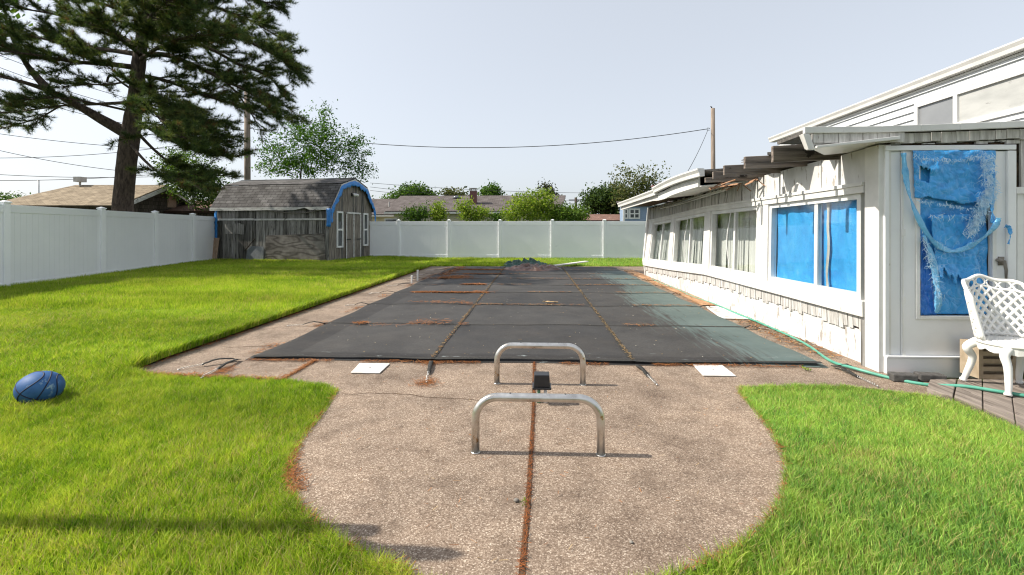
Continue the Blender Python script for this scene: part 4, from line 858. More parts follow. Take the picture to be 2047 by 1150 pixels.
z_k = PY(1850, 711, FYW).z; xk0 = PY(1763, 700, FYW).x; xk1 = PY(2003, 700, FYW).x
mb = MB(); mb.box(xk0, xk1, FYW-.055, FYW+.05, -.03, z_k-.01); mb.box(xk0, xk1, FYW-.065, FYW+.05, z_k-.0095, z_k+.008); mb.build('kick_board', 'door_white', sun, bevel=.004)
mb = MB(); dx0, dx1, dz0, dz1 = 1797, 2003.5, 709, 303.5; ox0, ox1, oy0, oy1 = 1832, 1975, 314, 631
fbox(mb, dx0, ox0, dz1, dz0, 0, .03); fbox(mb, ox1, dx1, dz1, dz0, 0, .03); fbox(mb, ox0, ox1, oy1, dz0, 0, .03); fbox(mb, ox0, ox1, dz1, oy0, 0, .03)
door = mb.build('door', 'door_white', sun, label='white storm door with a torn blue tarp over its window')
mb = MB(); fbox(mb, ox0-8, ox0, oy0-6, oy1+6, .0305, .045); fbox(mb, ox1, ox1+8, oy0-6, oy1+6, .0305, .045); fbox(mb, ox0, ox1, oy1, oy1+6, .0305, .045); fbox(mb, ox0, ox1, oy0-6, oy0, .0305, .045); mb.build('window_frame', 'trim_white', door, bevel=.003)
mb = MB()
for q in (328, 458, 592, 700): fbox(mb, 1797, 1803, q, q+14, .0305, .042)
fbox(mb, 1798.5, 1801, 303.5, 709, .0305, .036); mb.build('hinge', 'trim_white', door)
mb = MB(); h0 = PY(1994, 520, FYW-.05); mb.tube([h0+Vector((0, .02, 0)), h0+Vector((0, -.02, 0)), h0+Vector((.03, -.03, -.01)), h0+Vector((.045, -.03, -.09)), h0+Vector((.045, -.028, -.16))], [.014, .016, .013, .012, .009], 8); fbox(mb, 1988, 1999, 513, 530, .0305, .04); mb.build('handle', 'stone_grey', door, True)
# torn shake band above the door, and the shakes and window right of it
mb = MB(); x = x0+.02
while x < 6.2:
    w = R.uniform(.07, .15); zt = fz(x)-.057; zb = zt-R.uniform(.075, .095); mb.box(x+.003, x+w-.003, 4.34, 4.37+(FYW-4.37)*(1 if x > 3.15 else 0), zb, zt) if x < 3.12 else mb.box(x+.003, x+w-.003, 4.395+R.uniform(0, .006), FYW+.004, zb, zt); x += w
x = 3.17
while x < 6.2:
    w = R.uniform(.07, .16); zt = fz(x)-.145; zb = PY(1800, 291, FYW).z+.004
    P = []; m_ = 7; px_ = [lerp(x+.003, x+w-.003, i/m_) for i in range(m_+1)]; tear = R.random() < .62
    low = [(zb+(abs(nz(q*23))*.075+.012 if tear else -.0+.005*nz(q*9))) for q in px_]
    if x > PY(2022, 300, FYW).x: low = [PY(2022, 378, FYW).z+.01*R.random() for _ in px_]
    mb.prism([(q, FYW-.028, l) for q, l in zip(px_, low)]+[(px_[-1], FYW-.028, max(zt, low[-1]+.01)), (px_[0], FYW-.028, max(zt, low[0]+.01))], (0, .02, 0)); x += w
mb.build('shake_course', 'shake', sun)
xw0 = PY(2026, 385, FYW).x; zw = PY(2026, 378, FYW).z
mb = MB(); mb.box(xw0-.02, 5.6, FYW-.05, FYW+.01, zw-.045, zw+.012); mb.box(xw0, xw0+.05, FYW-.035, FYW+.01, .1, zw-.046); mb.box(4.6, 4.65, FYW-.035, FYW+.01, .1, zw-.046); wn_ = mb.build('window', 'trim_white', sun)
mb = MB(); mb.box(xw0+.051, 4.599, FYW-.01, FYW-.006, .1, zw-.047); mb.build('pane', 'blinds', wn_)
mb = MB(); mb.box(PY(2022, 400, FYW).x, xw0-.001, FYW-.02, FYW+.003, 0, zw-.047); mb.build('jamb_panel', 'door_white', sun)

# ---------------------------------------------------------------- torn blue tarp on the door
tr = root('torn_tarp', 'shredded blue tarp hanging over the window of the storm door', 'tarp', PY(1900, 470, 4.40))
def sheet(c, dy, nu, nv, amp, seed, skip=None):
    """c: four pixel corners tl, tr, br, bl on the door's plane"""
    P = []
    for i in range(nu+1):
        u = i/nu; row = []
        for j in range(nv+1):
            v = j/nv; px_ = lerp(lerp(c[0][0], c[1][0], u), lerp(c[3][0], c[2][0], u), v); py_ = lerp(lerp(c[0][1], c[1][1], u), lerp(c[3][1], c[2][1], u), v)
            p = PY(px_, py_, FYW); p.y = FYW-dy-amp*(nz(u*3+seed, v*4, seed)+.35*nz(u*8, v*9, seed)+1.5*abs(nz(u*3+v*4.5, v*1.2-u*2, seed))+.6*abs(nz(u*9-v*4, v*6+u*3, seed))); p.x += .006*nz(v*9, seed, u*4); row.append(p)
        P.append(row)
    return P
def add_sheet(name, mat, *a, skip=None, lab=None):
    mb = MB(); mb.grid(sheet(*a), skip=skip); return mb.build(name, mat, tr, True, thick=.0025, label=lab)
add_sheet('lower_sheet', 'tarp_blue', [(1834, 316), (1972, 316), (1972, 628), (1838, 628)], .0, 46, 80, .016, 2)
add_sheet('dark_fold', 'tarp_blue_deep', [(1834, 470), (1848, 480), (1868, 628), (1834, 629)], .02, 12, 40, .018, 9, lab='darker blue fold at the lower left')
nu, nv = 60, 44
def sk(i, j):
    u, v = i/nu, j/nv
    if .06 < u < .20 and .34+.06*nz(u*20) < v < .62+.05*nz(u*14, 3) and u > .06+.05*abs(v-.45): return True
    return v > .93+.07*nz(u*7, 1.5)
add_sheet('upper_flap', 'tarp_blue', [(1816, 303), (1980, 303), (1974, 424), (1820, 398)], .045, nu, nv, .013, 5, skip=sk)
nu2, nv2 = 40, 30
add_sheet('middle_flap', 'tarp_blue', [(1850, 432), (1940, 428), (1962, 600), (1868, 560)], .04, nu2, nv2, .016, 12, skip=lambda i, j: (j/nv2 > .86+.2*nz(i*.25)) or (i/nu2 > .93+.1*nz(j*.3)))
def ribbon(name, path, w, dy, seed, mat='tarp_blue'):
    pts = smooth_path([PY(a, b, FYW-dy) for a, b in path], 8); mb = MB(); P = []
    for i, p in enumerate(pts):
        t = (pts[min(i+1, len(pts)-1)]-pts[max(i-1, 0)]).normalized(); n_ = Vector((-t.z, 0, t.x)); ww = w*(1+.45*nz(i*.33, seed))*(.45+.55*abs(math.cos(i*.21+seed)))
        P.append([p+n_*s*ww/2+Vector((0, -.008*s*math.sin(i*.21+seed)+.008*nz(i*.6, s, seed), .004*nz(i*1.3, s*3, seed))) for s in (-1, -.4, .3, 1)])
    mb.grid(P); return mb.build(name, mat, tr, True, thick=.003)
ribbon('swag_strip', [(1806, 306), (1810, 345), (1818, 390), (1834, 432), (1858, 474), (1884, 496), (1908, 502), (1940, 492), (1970, 472), (1992, 448), (1996, 436)], .05, .075, 1, 'tarp_worn')
ribbon('side_strip', [(1848, 470), (1862, 510), (1872, 560), (1876, 600), (1872, 626)], .06, .07, 4, 'tarp_worn')
ribbon('rag', [(2009, 452), (2017, 455), (2020, 470), (2016, 488)], .035, .09, 7)
ribbon('side_strip', [(1982, 400), (1984, 425), (1986, 446)], .05, .06, 3)
nt_ = 1700; T = []
for i in range(nt_):
    k = R.random()
    if k < .74: a, b = R.choice([((1966, 306), (1980, 400)), ((1978, 312), (1988, 392)), ((1966, 390), (1956, 440)), ((1958, 430), (1938, 466)), ((1976, 380), (1962, 420))]); t = R.random(); px_, py_ = lerp(a[0], b[0], t)+R.gauss(0, 5), lerp(a[1], b[1], t)+R.gauss(0, 5); L = R.uniform(.015, .055)
    elif k < .83: px_ = R.uniform(1828, 1962); py_ = 311+10*math.sin((px_-1828)/134*3.1)+R.gauss(0, 2.5); L = R.uniform(.012, .035)
    elif k < .845: px_ = R.uniform(1858, 1940); py_ = 433+R.gauss(0, 3); L = R.uniform(.015, .06)
    elif k < .93: t = R.random(); px_, py_ = lerp(1830, 1960, t)+R.gauss(0, 1), lerp(400, 420, t)+R.gauss(0, 2); L = R.uniform(.01, .03)
    else: t = R.random(); px_, py_ = lerp(1845, 1880, t)+R.gauss(0, 3), lerp(470, 600, t)+R.gauss(0, 4); L = R.uniform(.02, .06)
    p = PY(px_, py_, FYW-.075-R.random()*.04); th = R.gauss(-math.pi/2, .8); d = Vector((math.cos(th), R.uniform(-.3, .3), math.sin(th)))*L; n_ = Vector((-d.z, 0, d.x)).normalized()*R.uniform(.0012, .0038)
    e_ = p+d*.5+Vector((R.uniform(-.006, .006), 0, 0)); T += [p-n_, p+n_, e_+n_*.8, e_-n_*.8, e_-n_*.8, e_+n_*.8, p+d+n_*.3, p+d-n_*.3]
np_mesh('frayed_thread', np.array([tuple(q) for q in T]), 4, 'tarp_fray', parent=tr)

# ---------------------------------------------------------------- main house behind the sunroom
mh = root('main_house', 'white house with lap siding and a long gutter above the sunroom', 'house', (6.2, 8, 0))
HX = 6.13; H0, H1 = 2.5, 12.35; HT = 3.52
mb = MB(); mb.box(HX+.03, 13, H0+.02, H1-.02, 0, HT); mb.build('inner_wall', 'siding_white', mh)
mb = MB(); z = 2.05; lap = .125
wins = [(PX_(1836, 220, HX-.05).y, PX_(1912, 220, HX-.05).y), (PX_(1915, 220, HX-.05).y, PX_(2042, 220, HX-.05).y)]
wy0, wy1 = wins[1][1]-.10, wins[0][0]+.10; wz1 = 3.29; wz0 = 2.80
while z < HT:
    z2 = min(z+lap, HT)
    segs = [(H0, H1)]
    if z2 > wz0 and z < wz1: segs = [(H0, wy0), (wy1, H1)]
    for a, b in segs: mb.hexa([(HX-.030, a, z), (HX-.030, b, z), (HX+.029, b, z), (HX+.029, a, z), (HX+.002, a, z2), (HX+.002, b, z2), (HX+.029, b, z2), (HX+.029, a, z2)])
    z = z2
mb.build('siding', 'siding_white', mh)
fr = MB(); x0_, x1_ = HX-.045, HX+.02
fr.box(x0_, x1_, wy0, wy1, wz1-.07, wz1); fr.box(x0_, x1_, wy0, wy1, wz0-.05, wz0+.02)
for y in (wy0, wins[1][1]*0+wins[0][1]+.0, wy1-.07): fr.box(x0_, x1_, y-.0, y+.07, wz0+.021, wz1-.071)
wf = fr.build('window', 'trim_white', mh, bevel=.004)
mb = MB(); mb.box(HX-.012, HX-.008, wins[0][1]+.071, wy1-.071, wz0+.021, wz1-.071); mb.build('pane', 'glass_grey', wf)
mb = MB(); mb.box(HX-.012, HX-.008, wy0+.071, wins[0][1]-.001, wz0+.021, wz1-.071); mb.build('pane', 'clouded_plastic', wf, label='window pane covered by clouded white plastic')
mb = MB(); sweep(mb, [(0, 0), (0, .105), (-.02, .115), (-.115, .115), (-.115, .095), (-.09, .05), (-.08, 0)], H0-.2, H1+.25, lambda y: HT-.005, HX-.03, 6); mb.build('gutter', 'gutter_white', mh)
mb = MB(); mb.box(HX-.06, HX+.03, H0-.2, H1+.25, HT-.01, HT+.012); mb.build('soffit', 'white_paint', mh)
mb = MB(); mb.hexa([(HX-.06, H0-.25, HT+.115), (13, H0-.25, HT+2.2), (13, H1+.3, HT+2.2), (HX-.06, H1+.3, HT+.115), (HX-.06, H0-.25, HT+.14), (13, H0-.25, HT+2.24), (13, H1+.3, HT+2.24), (HX-.06, H1+.3, HT+.14)]); mb.build('roof', 'roofing', mh)
mb = MB(); sweep(mb, [(0, 0), (0, .03), (-.02, .03), (-.02, 0)], H0, H1, lambda y: HT-.05, HX-.01, 2); mb.build('frieze_board', 'trim_white', mh)

# ---------------------------------------------------------------- planks, bricks, block and the garden chair by the door
gaps = [[(1857, 757), (1850, 777)], [(1914, 756), (1906, 793)], [(1964, 756), (1965, 815)], [(2018, 756), (2030, 842)], [(2080, 756), (2106, 880)], [(2150, 756), (2195, 915)]]
wk = root('plank_step', 'old grey plank step with dark gaps below the door', 'step', (*G(1960, 790)[:2], 0))
for a, b in zip(gaps[:-1], gaps[1:]):
    q = [G(*a[0], .035), G(*b[0], .035), G(*b[1], .035), G(*a[1], .035)]; c = sum(q, Vector())/4
    q = [c+(p-c)*.0+(p-c)+((c-p).normalized()*.016) for p in q]; mb = MB(); mb.prism([p-Vector((0, 0, .06)) for p in q], (0, 0, .06-R.uniform(0, .006))); mb.build('plank', 'plank_old', wk, bevel=.006)
for (p0, p1, lb) in ((1786, 1838, 'dark paving brick at the end nearer the corner post'), (1840, 1896, 'dark paving brick nearer the chair')):
    a = G(p0, 764); b = G(p1, 767); d = (b-a); d.z = 0; n_ = Vector((-d.y, d.x, 0)).normalized()*.10; mb = MB(); mb.obox(Vector((a.x, a.y, .001)), d*.96, n_, (0, 0, .062)); tag(mb.build('paving_brick', 'brick_dark', bevel=.008), lb, 'brick', 'dark bricks below the door')
blk = root('slotted_block', 'tan concrete block with dark slots behind the chair legs', 'concrete block', (3.75, 4.16, .035))
mb = MB(); bx0, bx1, by0, by1, bz0, bz1 = PY(1957, 700, 4.16).x, PY(2034, 700, 4.16).x, 4.16, 4.34, .036, PY(2000, 688, 4.16).z
mb.box(bx0, bx1, by0+.06, by1, bz0, bz1); mb.box(bx0, bx0+.035, by0, by0+.0599, bz0, bz1); mb.box(bx1-.035, bx1, by0, by0+.0599, bz0, bz1)
for k in range(5): z = bz0+(bz1-bz0-.035)*k/4; mb.box(bx0+.0351, bx1-.0351, by0, by0+.0599, z, z+.035)
mb.build('body', 'block_tan', blk)
ch = root('garden_chair', 'white cast metal lattice garden chair in front of the storm door', 'chair', (3.72, 3.9, .035))
cc = Vector((3.715, 3.90, 0)); seat_z = .395; rs = .215
def rim(a, r=rs): return cc+Vector((math.cos(a)*r, math.sin(a)*r*.95, 0))
mb = MB(); n = 40
mb.tube([rim(2*math.pi*i/n)+Vector((0, 0, seat_z)) for i in range(n+1)], .013, 8, cap=False)
for i in range(n):   # scalloped skirt under the rim
    a0, a1 = 2*math.pi*i/n, 2*math.pi*(i+1)/n; dp = lambda a: .045+.022*abs(math.sin(a*5))
    P = [[rim(a, rs+.004)+Vector((0, 0, seat_z-.004)), rim(a, rs-.002)+Vector((0, 0, seat_z-dp(a)))] for a in (a0, a1)]; mb.grid(P)
for s in (-1, 1):
    for k in range(-4, 5):
        o = k*.048; h = math.sqrt(max(0, rs**2-o*o)); d = Vector((math.cos(s*math.pi/4), math.sin(s*math.pi/4), 0)); e = Vector((-d.y, d.x, 0)); mb.tube([cc+e*o-d*h+Vector((0, 0, seat_z+.004)), cc+e*o+d*h+Vector((0, 0, seat_z+.004))], .012, 6)
P = [[cc+Vector((math.cos(a)*r, math.sin(a)*r*.95, seat_z-.012)) for r in (.10, rs)] for a in np.linspace(0, 2*math.pi, 33)]
mb.grid(P); mb.build('seat', 'chair_white', ch, True)
A0, A1 = math.radians(4), math.radians(176)     # the back wraps round the rear half
def backp(u, v):
    """u 0..1 round the back, v 0..1 up"""
    a = lerp(A0, A1, u); top = .50-.0*u; e = abs(u-.5)*2; hgt = .455*(1-.30*e**3.2)+.02*math.cos(e*9)*(1-e)
    flare = 1+.20*v; return cc+Vector((math.cos(a)*rs*flare, math.sin(a)*rs*.95*flare+.05*v, seat_z+.02+hgt*v))
mb = MB(); n = 36
mb.tube([backp(0, t) for t in np.linspace(0, 1, 10)]+[backp(u, 1) for u in np.linspace(.02, .98, n)]+[backp(1, t) for t in np.linspace(1, 0, 10)], .015, 8)
mb.tube([backp(u, .03) for u in np.linspace(0, 1, n)], .010, 8); mb.tube([backp(u, .83) for u in np.linspace(.0, 1, n)], .009, 8)
nl = 11
for s in (-1, 1):
    for k in range(-5, nl+6):
        pts = []
        for t in np.linspace(0, 1, 24):
            u = k/nl+s*t*.42+(0 if s > 0 else .0)
            if 0 <= u <= 1: pts.append(backp(u, t*.83))
        if len(pts) > 2: mb.tube(pts, .0125, 6)
for k in range(9):
    u = .06+.11*k; mb.tube([backp(min(1, max(0, u+.05*math.cos(a))), .91+.07*math.sin(a)) for a in np.linspace(0, 2*math.pi, 14)], .008, 6)
mb.build('backrest', 'chair_white', ch, True)
for (dx, dy, fx, fy, curve) in ((-.15, .14, -.21, .20, 1), (-.15, -.12, -.205, -.17, .35), (.15, .13, .185, .15, .4), (.15, -.12, .20, -.17, .35)):
    top = cc+Vector((dx, dy, seat_z-.02)); ft = cc+Vector((fx, fy, .04)); mid = top.lerp(ft, .4)+Vector((-.035*curve if dx < 0 else .03*curve, .015, 0))*-.6; knee = top.lerp(ft, .12)+Vector((math.copysign(.055*curve+.01, dx), 0, -.01))
    mb = MB(); pts = smooth_path([top, knee, mid+Vector((math.copysign(.02, dx), 0, 0)), ft.lerp(mid, .3), ft+Vector((0, 0, .0))], 6); mb.tube(pts, [lerp(.036, .017, i/(len(pts)-1))+(.007 if i > len(pts)-4 else 0) for i in range(len(pts))], 10); mb.build('leg', 'chair_white', ch, True)

# ---------------------------------------------------------------- neighbouring houses beyond the fences
def slope_roof(parent, mat, a, b, c, d, name='roof', thick=.12):
    """roof plane: eave a-b, ridge c(above b)-d(above a)"""
    a, b, c, d = map(Vector, (a, b, c, d)); mb = MB(); mb.quad(a, b, c, d); eu = (b-a).normalized(); n_ = (b-a).cross(d-a).normalized(); ev = n_.cross(eu)
    return mb.build(name, mat, parent, thick=thick, uvf=lambda p: ((p-a).dot(eu), (p-a).dot(ev)))
h1 = root('ranch_house', 'low cream house with a long grey roof and brick chimney beyond the back fence', 'house', PD(900, 440, 36))
e0, e1 = PD(770, 424, 34), PD(1120, 424, 34); r0_, r1_ = PD(800, 393, 38.5), PD(1130, 393, 38.5); ez_ = e0.z; rz_ = r0_.z; yb = e0.y
E0 = Vector((e0.x, yb, ez_)); E1 = Vector((e1.x, yb, ez_)); R0 = Vector((r0_.x, yb+4.6, rz_)); R1 = Vector((r1_.x, yb+4.6, rz_))
slope_roof(h1, 'roof_slate', E0, E1, R1, R0); slope_roof(h1, 'roof_slate', Vector((e1.x, yb+9.2, ez_)), Vector((e0.x, yb+9.2, ez_)), R0, R1); slope_roof(h1, 'roof_slate', Vector((e0.x, yb+9.2, ez_)), E0, R0, R0+Vector((0, .01, 0)))
mb = MB(); mb.box(e0.x+.5, e1.x-.3, yb+.4, yb+8.8, -.03, ez_-.05); mb.build('wall', 'cream_wall', h1)
mb = MB(); mb.box(e0.x-.05, e1.x, yb-.14, yb-.03, ez_-.13, ez_+.0); mb.build('gutter', 'gutter_white', h1)
cp = PD(946.5, 400, 35.8); mb = MB(); mb.box(cp.x-.24, cp.x+.24, cp.y-.3, cp.y+.3, 2.4, PD(946, 383, 35.8).z); chm = mb.build('chimney', 'chimney_brick', h1)
zt = PD(946, 383, 35.8).z+.001; mb = MB(); mb.box(cp.x-.26, cp.x+.26, cp.y-.32, cp.y+.32, zt, zt+.06); mb.box(cp.x-.20, cp.x-.14, cp.y-.2, cp.y+.2, zt+.0605, zt+.2); mb.box(cp.x+.14, cp.x+.20, cp.y-.2, cp.y+.2, zt+.0605, zt+.2); mb.box(cp.x-.25, cp.x+.25, cp.y-.3, cp.y+.3, zt+.201, zt+.24); mb.build('chimney_cap', 'cap_concrete', chm)
cp = PD(914, 396, 37.6); mb = MB(); sph(mb, cp, .38, .45, 12); mb.build('skylight_dome', 'glass_dark', h1, True)
for px_ in (782, 830):
    p = PD(px_, 440, 34.3); mb = MB(); mb.box(p.x-.5, p.x+.5, yb+.36, yb+.399, 1.0, 2.1); wq = mb.build('window', 'trim_white', h1)
    mb = MB(); mb.box(p.x-.42, p.x+.42, yb+.345, yb+.359, 1.08, 2.02); mb.build('pane', 'glass_dark', wq)
h2 = root('house_wing', 'small cream wing with a grey roof just right of the shed beyond the fence', 'house', PD(760, 440, 38))
a = PD(690, 430, 38); b = PD(800, 430, 38); c = PD(800, 399, 41.5); zc = c.z; mb = MB(); mb.box(a.x, b.x, a.y+.4, a.y+7, -.03, a.z-.04); mb.build('wall', 'cream_wall', h2)
slope_roof(h2, 'roof_slate', Vector((a.x-.3, a.y, a.z)), Vector((b.x, a.y, a.z)), Vector((b.x, a.y+3.6, zc)), Vector((a.x-.3, a.y+3.6, zc))); slope_roof(h2, 'roof_slate', Vector((b.x, a.y+7.2, a.z)), Vector((a.x-.3, a.y+7.2, a.z)), Vector((a.x-.3, a.y+3.6, zc)), Vector((b.x, a.y+3.6, zc)))
mb = MB(); mb.box(a.x-.3, b.x, a.y-.12, a.y-.02, a.z-.14, a.z); mb.build('gutter', 'gutter_white', h2)
p = PD(778, 410, 39.5); mb = MB(); mb.tube([p-Vector((0, 0, .6)), p+Vector((0, 0, .25))], .06, 8); mb.build('vent_pipe', 'cap_concrete', h2)
# tan-roofed house left of the pine: hipped toward the left, gable end to the right
h3 = root('tan_roof_house', 'house with a weathered tan roof and dark shingled gable behind the pine', 'house', PD(200, 430, 25))
rl = PD(152, 372, 27); rr_ = PD(330, 373, 27); el = PD(70, 413, 23.6); er = PD(262, 418, 23.6); zz = el.z
Rl = Vector((rl.x, rl.y, rl.z)); Rr = Vector((rr_.x, rr_.y, rl.z)); El = Vector((el.x, el.y, zz)); Er = El+(Rr-Rl).normalized()*((er-el).length)
dn = (Rr-Rl).normalized(); bk = Vector((-dn.y, dn.x, 0)); half = (Rl-El).dot(bk)
Er = Rr-bk*half; Er.z = zz; Er += dn*.15; El2 = Rl-bk*half-dn*1.5; El2.z = zz
slope_roof(h3, 'roof_tan', El2, Er, Rr+dn*.15, Rl); bL = El2+bk*half*2; bR = Er+bk*half*2; slope_roof(h3, 'roof_tan', bR, bL, Rl, Rr+dn*.15); slope_roof(h3, 'roof_tan', bL, El2, Rl, Rl+bk*.01)
g0, g1 = Er-dn*.4+bk*.25, Er-dn*.4+bk*(2*half-.25); mb = MB(); mb.poly([Vector((g0.x, g0.y, -.03)), Vector((g1.x, g1.y, -.03)), Vector((g1.x, g1.y, zz+.05)), Rr-dn*.25-Vector((0, 0, .1)), Vector((g0.x, g0.y, zz+.05))])
mb.build('gable_wall', 'wall_shingle', h3, uvf=lambda p: ((p-g0).dot(bk), p.z))
mb = MB(); a_, b_ = El2+bk*.3+dn*.6, g0; mb.quad((a_.x, a_.y, -.03), (b_.x, b_.y, -.03), (b_.x, b_.y, zz), (a_.x, a_.y, zz)); mb.build('wall', 'wall_shingle', h3, uvf=lambda p: ((p-a_).dot(dn), p.z))
mb = MB()
for p, q in ((Er, Rr+dn*.15), (Rr+dn*.15, bR)): d = q-p; mb.obox(p+dn*.01-Vector((0, 0, .2)), d, dn*.05, (0, 0, .2))
mb.build('rake_board', 'old_white_wood', h3)
mid = Er-dn*.39+bk*half*1.15; mb = MB(); mb.obox(Vector((mid.x, mid.y, zz+.15)), bk*.7, dn*.03, (0, 0, .8)); mb.build('window', 'tan_board', h3)
p = PD(160, 372, 26.8); mb = MB(); mb.tube([p-Vector((0, 0, .3)), p+Vector((0, 0, .22))], .05, 8); mb.box(p.x-.2, p.x+.2, p.y-.2, p.y+.2, p.z+.221, p.z+.5); mb.build('vent', 'cap_concrete', h3)
h4 = root('dark_roof_garage', 'low garage with a dark brown roof between the left fence and the shed', 'garage', PD(390, 430, 30))
a = PD(338, 424, 27); b = PD(470, 424, 27); c = PD(400, 403, 30.5); mb = MB(); mb.box(a.x, b.x, a.y+.3, a.y+6, -.03, a.z); mb.build('wall', 'wall_shingle', h4, uvf=lambda p: (p.x, p.z))
slope_roof(h4, 'roof_brown', Vector((a.x-.3, a.y, a.z)), Vector((b.x, a.y, a.z)), Vector((b.x, a.y+3.3, c.z)), Vector((c.x, a.y+3.3, c.z))); slope_roof(h4, 'roof_brown', Vector((b.x, a.y+6.5, a.z)), Vector((a.x-.3, a.y+6.5, a.z)), Vector((c.x, a.y+3.3, c.z)), Vector((b.x, a.y+3.3, c.z))); slope_roof(h4, 'roof_brown', Vector((a.x-.3, a.y+6.5, a.z)), Vector((a.x-.3, a.y, a.z)), Vector((c.x, a.y+3.3, c.z)), Vector((c.x, a.y+3.31, c.z)))
h5 = root('blue_house', 'blue lap-sided house with white trim beyond the back fence beside the sunroom', 'house', PD(1280, 440, 33))
a = PD(1246, 440, 33); zt_ = PD(1250, 411, 33).z; x1_ = a.x+9; y0_ = a.y; mb = MB(); M('siding_blue', (.22, .30, .42), (.27, .35, .47), 2, rough=.6); mb.box(a.x+.05, x1_, y0_+.05, y0_+1.6, -.03, zt_-.02); mb.build('inner_wall', 'siding_blue', h5)
M('siding_blue', (.22, .30, .42), (.27, .35, .47), 2, rough=.6)
mb = MB(); z = .4
while z < zt_-.05: z2 = min(z+.14, zt_-.03); mb.hexa([(a.x+.12, y0_-.01, z), (x1_, y0_-.01, z), (x1_, y0_+.049, z), (a.x+.12, y0_+.049, z), (a.x+.12, y0_+.015, z2), (x1_, y0_+.015, z2), (x1_, y0_+.049, z2), (a.x+.12, y0_+.049, z2)]); z = z2
mb.build('siding', 'siding_blue', h5)
mb = MB(); mb.box(a.x-.01, a.x+.119, y0_-.03, y0_+.1, -.03, zt_); mb.build('corner_board', 'trim_white', h5)
mb = MB(); mb.box(a.x-.1, x1_+.3, y0_-.3, y0_+.1, zt_, zt_+.16); mb.build('gutter', 'gutter_white', h5)
slope_roof(h5, 'roof_slate', Vector((a.x-.2, y0_-.3, zt_+.16)), Vector((x1_, y0_-.3, zt_+.16)), Vector((x1_, y0_+1.7, zt_+.34)), Vector((a.x-.2, y0_+1.7, zt_+.34)))
for p0, w in ((1251.5, .16), (1268, .38)):
    q = PD(p0, 430, 33); za, zb_ = PD(0, 438, 33).z, PD(0, 418, 33).z; za = PD(1270, 438, 33).z; zb_ = PD(1270, 417, 33).z
    mb = MB(); mb.box(q.x-w, q.x+w, y0_-.04, y0_-.012, za, zb_); wq = mb.build('window', 'trim_white', h5); mb = MB()
    for s in ((-1, 1) if w > .3 else (0,)): mb.box(q.x+s*w*.42-w*.3, q.x+s*w*.42+w*.3, y0_-.05, y0_-.041, za+.1, (za+zb_)/2-.04); mb.box(q.x+s*w*.42-w*.3, q.x+s*w*.42+w*.3, y0_-.05, y0_-.041, (za+zb_)/2+.04, zb_-.1)
    mb.build('pane', 'glass_dark', wq)
p = PD(1316, 383, 35); mb = MB(); mb.box(p.x-.4, p.x+.4, p.y-.3, p.y+.3, zt_, p.z+.35); c5 = mb.build('chimney', 'cap_concrete', h5); mb = MB(); mb.box(p.x-.45, p.x+.45, p.y-.35, p.y+.35, p.z+.351, p.z+.45); mb.tube([p+Vector((.1, 0, .451)), p+Vector((.1, 0, .65))], .1, 8); mb.build('chimney_cap', 'chimney_brick', c5)
h6 = root('brown_roof_house', 'distant low brown roof between the hedge and the blue house', 'house', PD(1210, 440, 40))
a = PD(1165, 442, 40); b = PD(1300, 442, 40); c = PD(1200, 430, 43); mb = MB(); mb.box(a.x, b.x, a.y+.3, a.y+6, -.03, a.z); mb.build('wall', 'cream_wall', h6); slope_roof(h6, 'roof_brown', Vector((a.x, a.y, a.z)), Vector((b.x, a.y, a.z)), Vector((b.x, a.y+3, c.z)), Vector((a.x, a.y+3, c.z))); slope_roof(h6, 'roof_brown', Vector((b.x, a.y+6, a.z)), Vector((a.x, a.y+6, a.z)), Vector((a.x, a.y+3, c.z)), Vector((b.x, a.y+3, c.z)))

# ---------------------------------------------------------------- poles and wires
def pole(name, label, p, r, ztop, mat, cat='pole'):
    o = root(name, label, cat, (p.x, p.y, 0)); mb = MB(); mb.tube([(p.x, p.y, -.03), (p.x+.02, p.y, ztop*.5), (p.x, p.y, ztop)], [r*1.12, r*1.05, r*.95], 12); mb.build('shaft', mat, o, True); return o
p1 = PD(494, 300, 29); up1 = pole('utility_pole', 'wooden utility pole with side brackets standing behind the shed', p1, .165, PD(494, 165, 29).z, 'pole_wood')
for yy in (246, 262, 277):
    q = PD(493, yy, 29); mb = MB(); mb.tube([q, q+Vector((-.45, .0, .10))], .022, 6); mb.tube([q+Vector((-.45, 0, .04)), q+Vector((-.45, 0, .2))], .045, 8); mb.build('bracket', 'dark_metal', up1, True)
for yy in (243, 256): q = PD(496, yy, 29); mb = MB(); mb.tube([q, q+Vector((.3, 0, .02)), q+Vector((.42, 0, -.25))], .02, 6); mb.build('bracket', 'dark_metal', up1, True)
p2 = PD(1425, 320, 27); up2 = pole('utility_pole', 'bare grey wooden pole rising behind the broken eave', p2, .115, PD(1425, 217, 27).z, 'pole_wood')
q = PD(1419, 257, 27); mb = MB(); mb.tube([q+Vector((.0, 0, 0)), q+Vector((-.12, 0, .03)), q+Vector((-.16, 0, -.08)), q+Vector((-.02, 0, -.1))], .02, 6); mb.build('bracket', 'dark_metal', up2, True)
q = PD(1423, 216, 27); mb = MB(); mb.tube([q, q+Vector((-.02, 0, .05)), q+Vector((-.09, 0, .10))], [.03, .035, .01], 6); mb.build('top_peg', 'dark_metal', up2, True)
p3 = PD(1151, 430, 62); up3 = pole('utility_pole', 'small distant dark pole above the back hedge', p3, .17, PD(1151, 395, 62).z, 'twig_bark')
q = PD(1151, 401, 62); mb = MB(); mb.box(q.x-.9, q.x+.9, q.y-.05, q.y+.05, q.z, q.z+.12); mb.build('crossarm', 'twig_bark', up3)
p4 = PD(77, 400, 34); pole('thin_pole', 'thin pale pole standing left of the tan roof', p4, .06, PD(77, 360, 34).z, 'pvc')
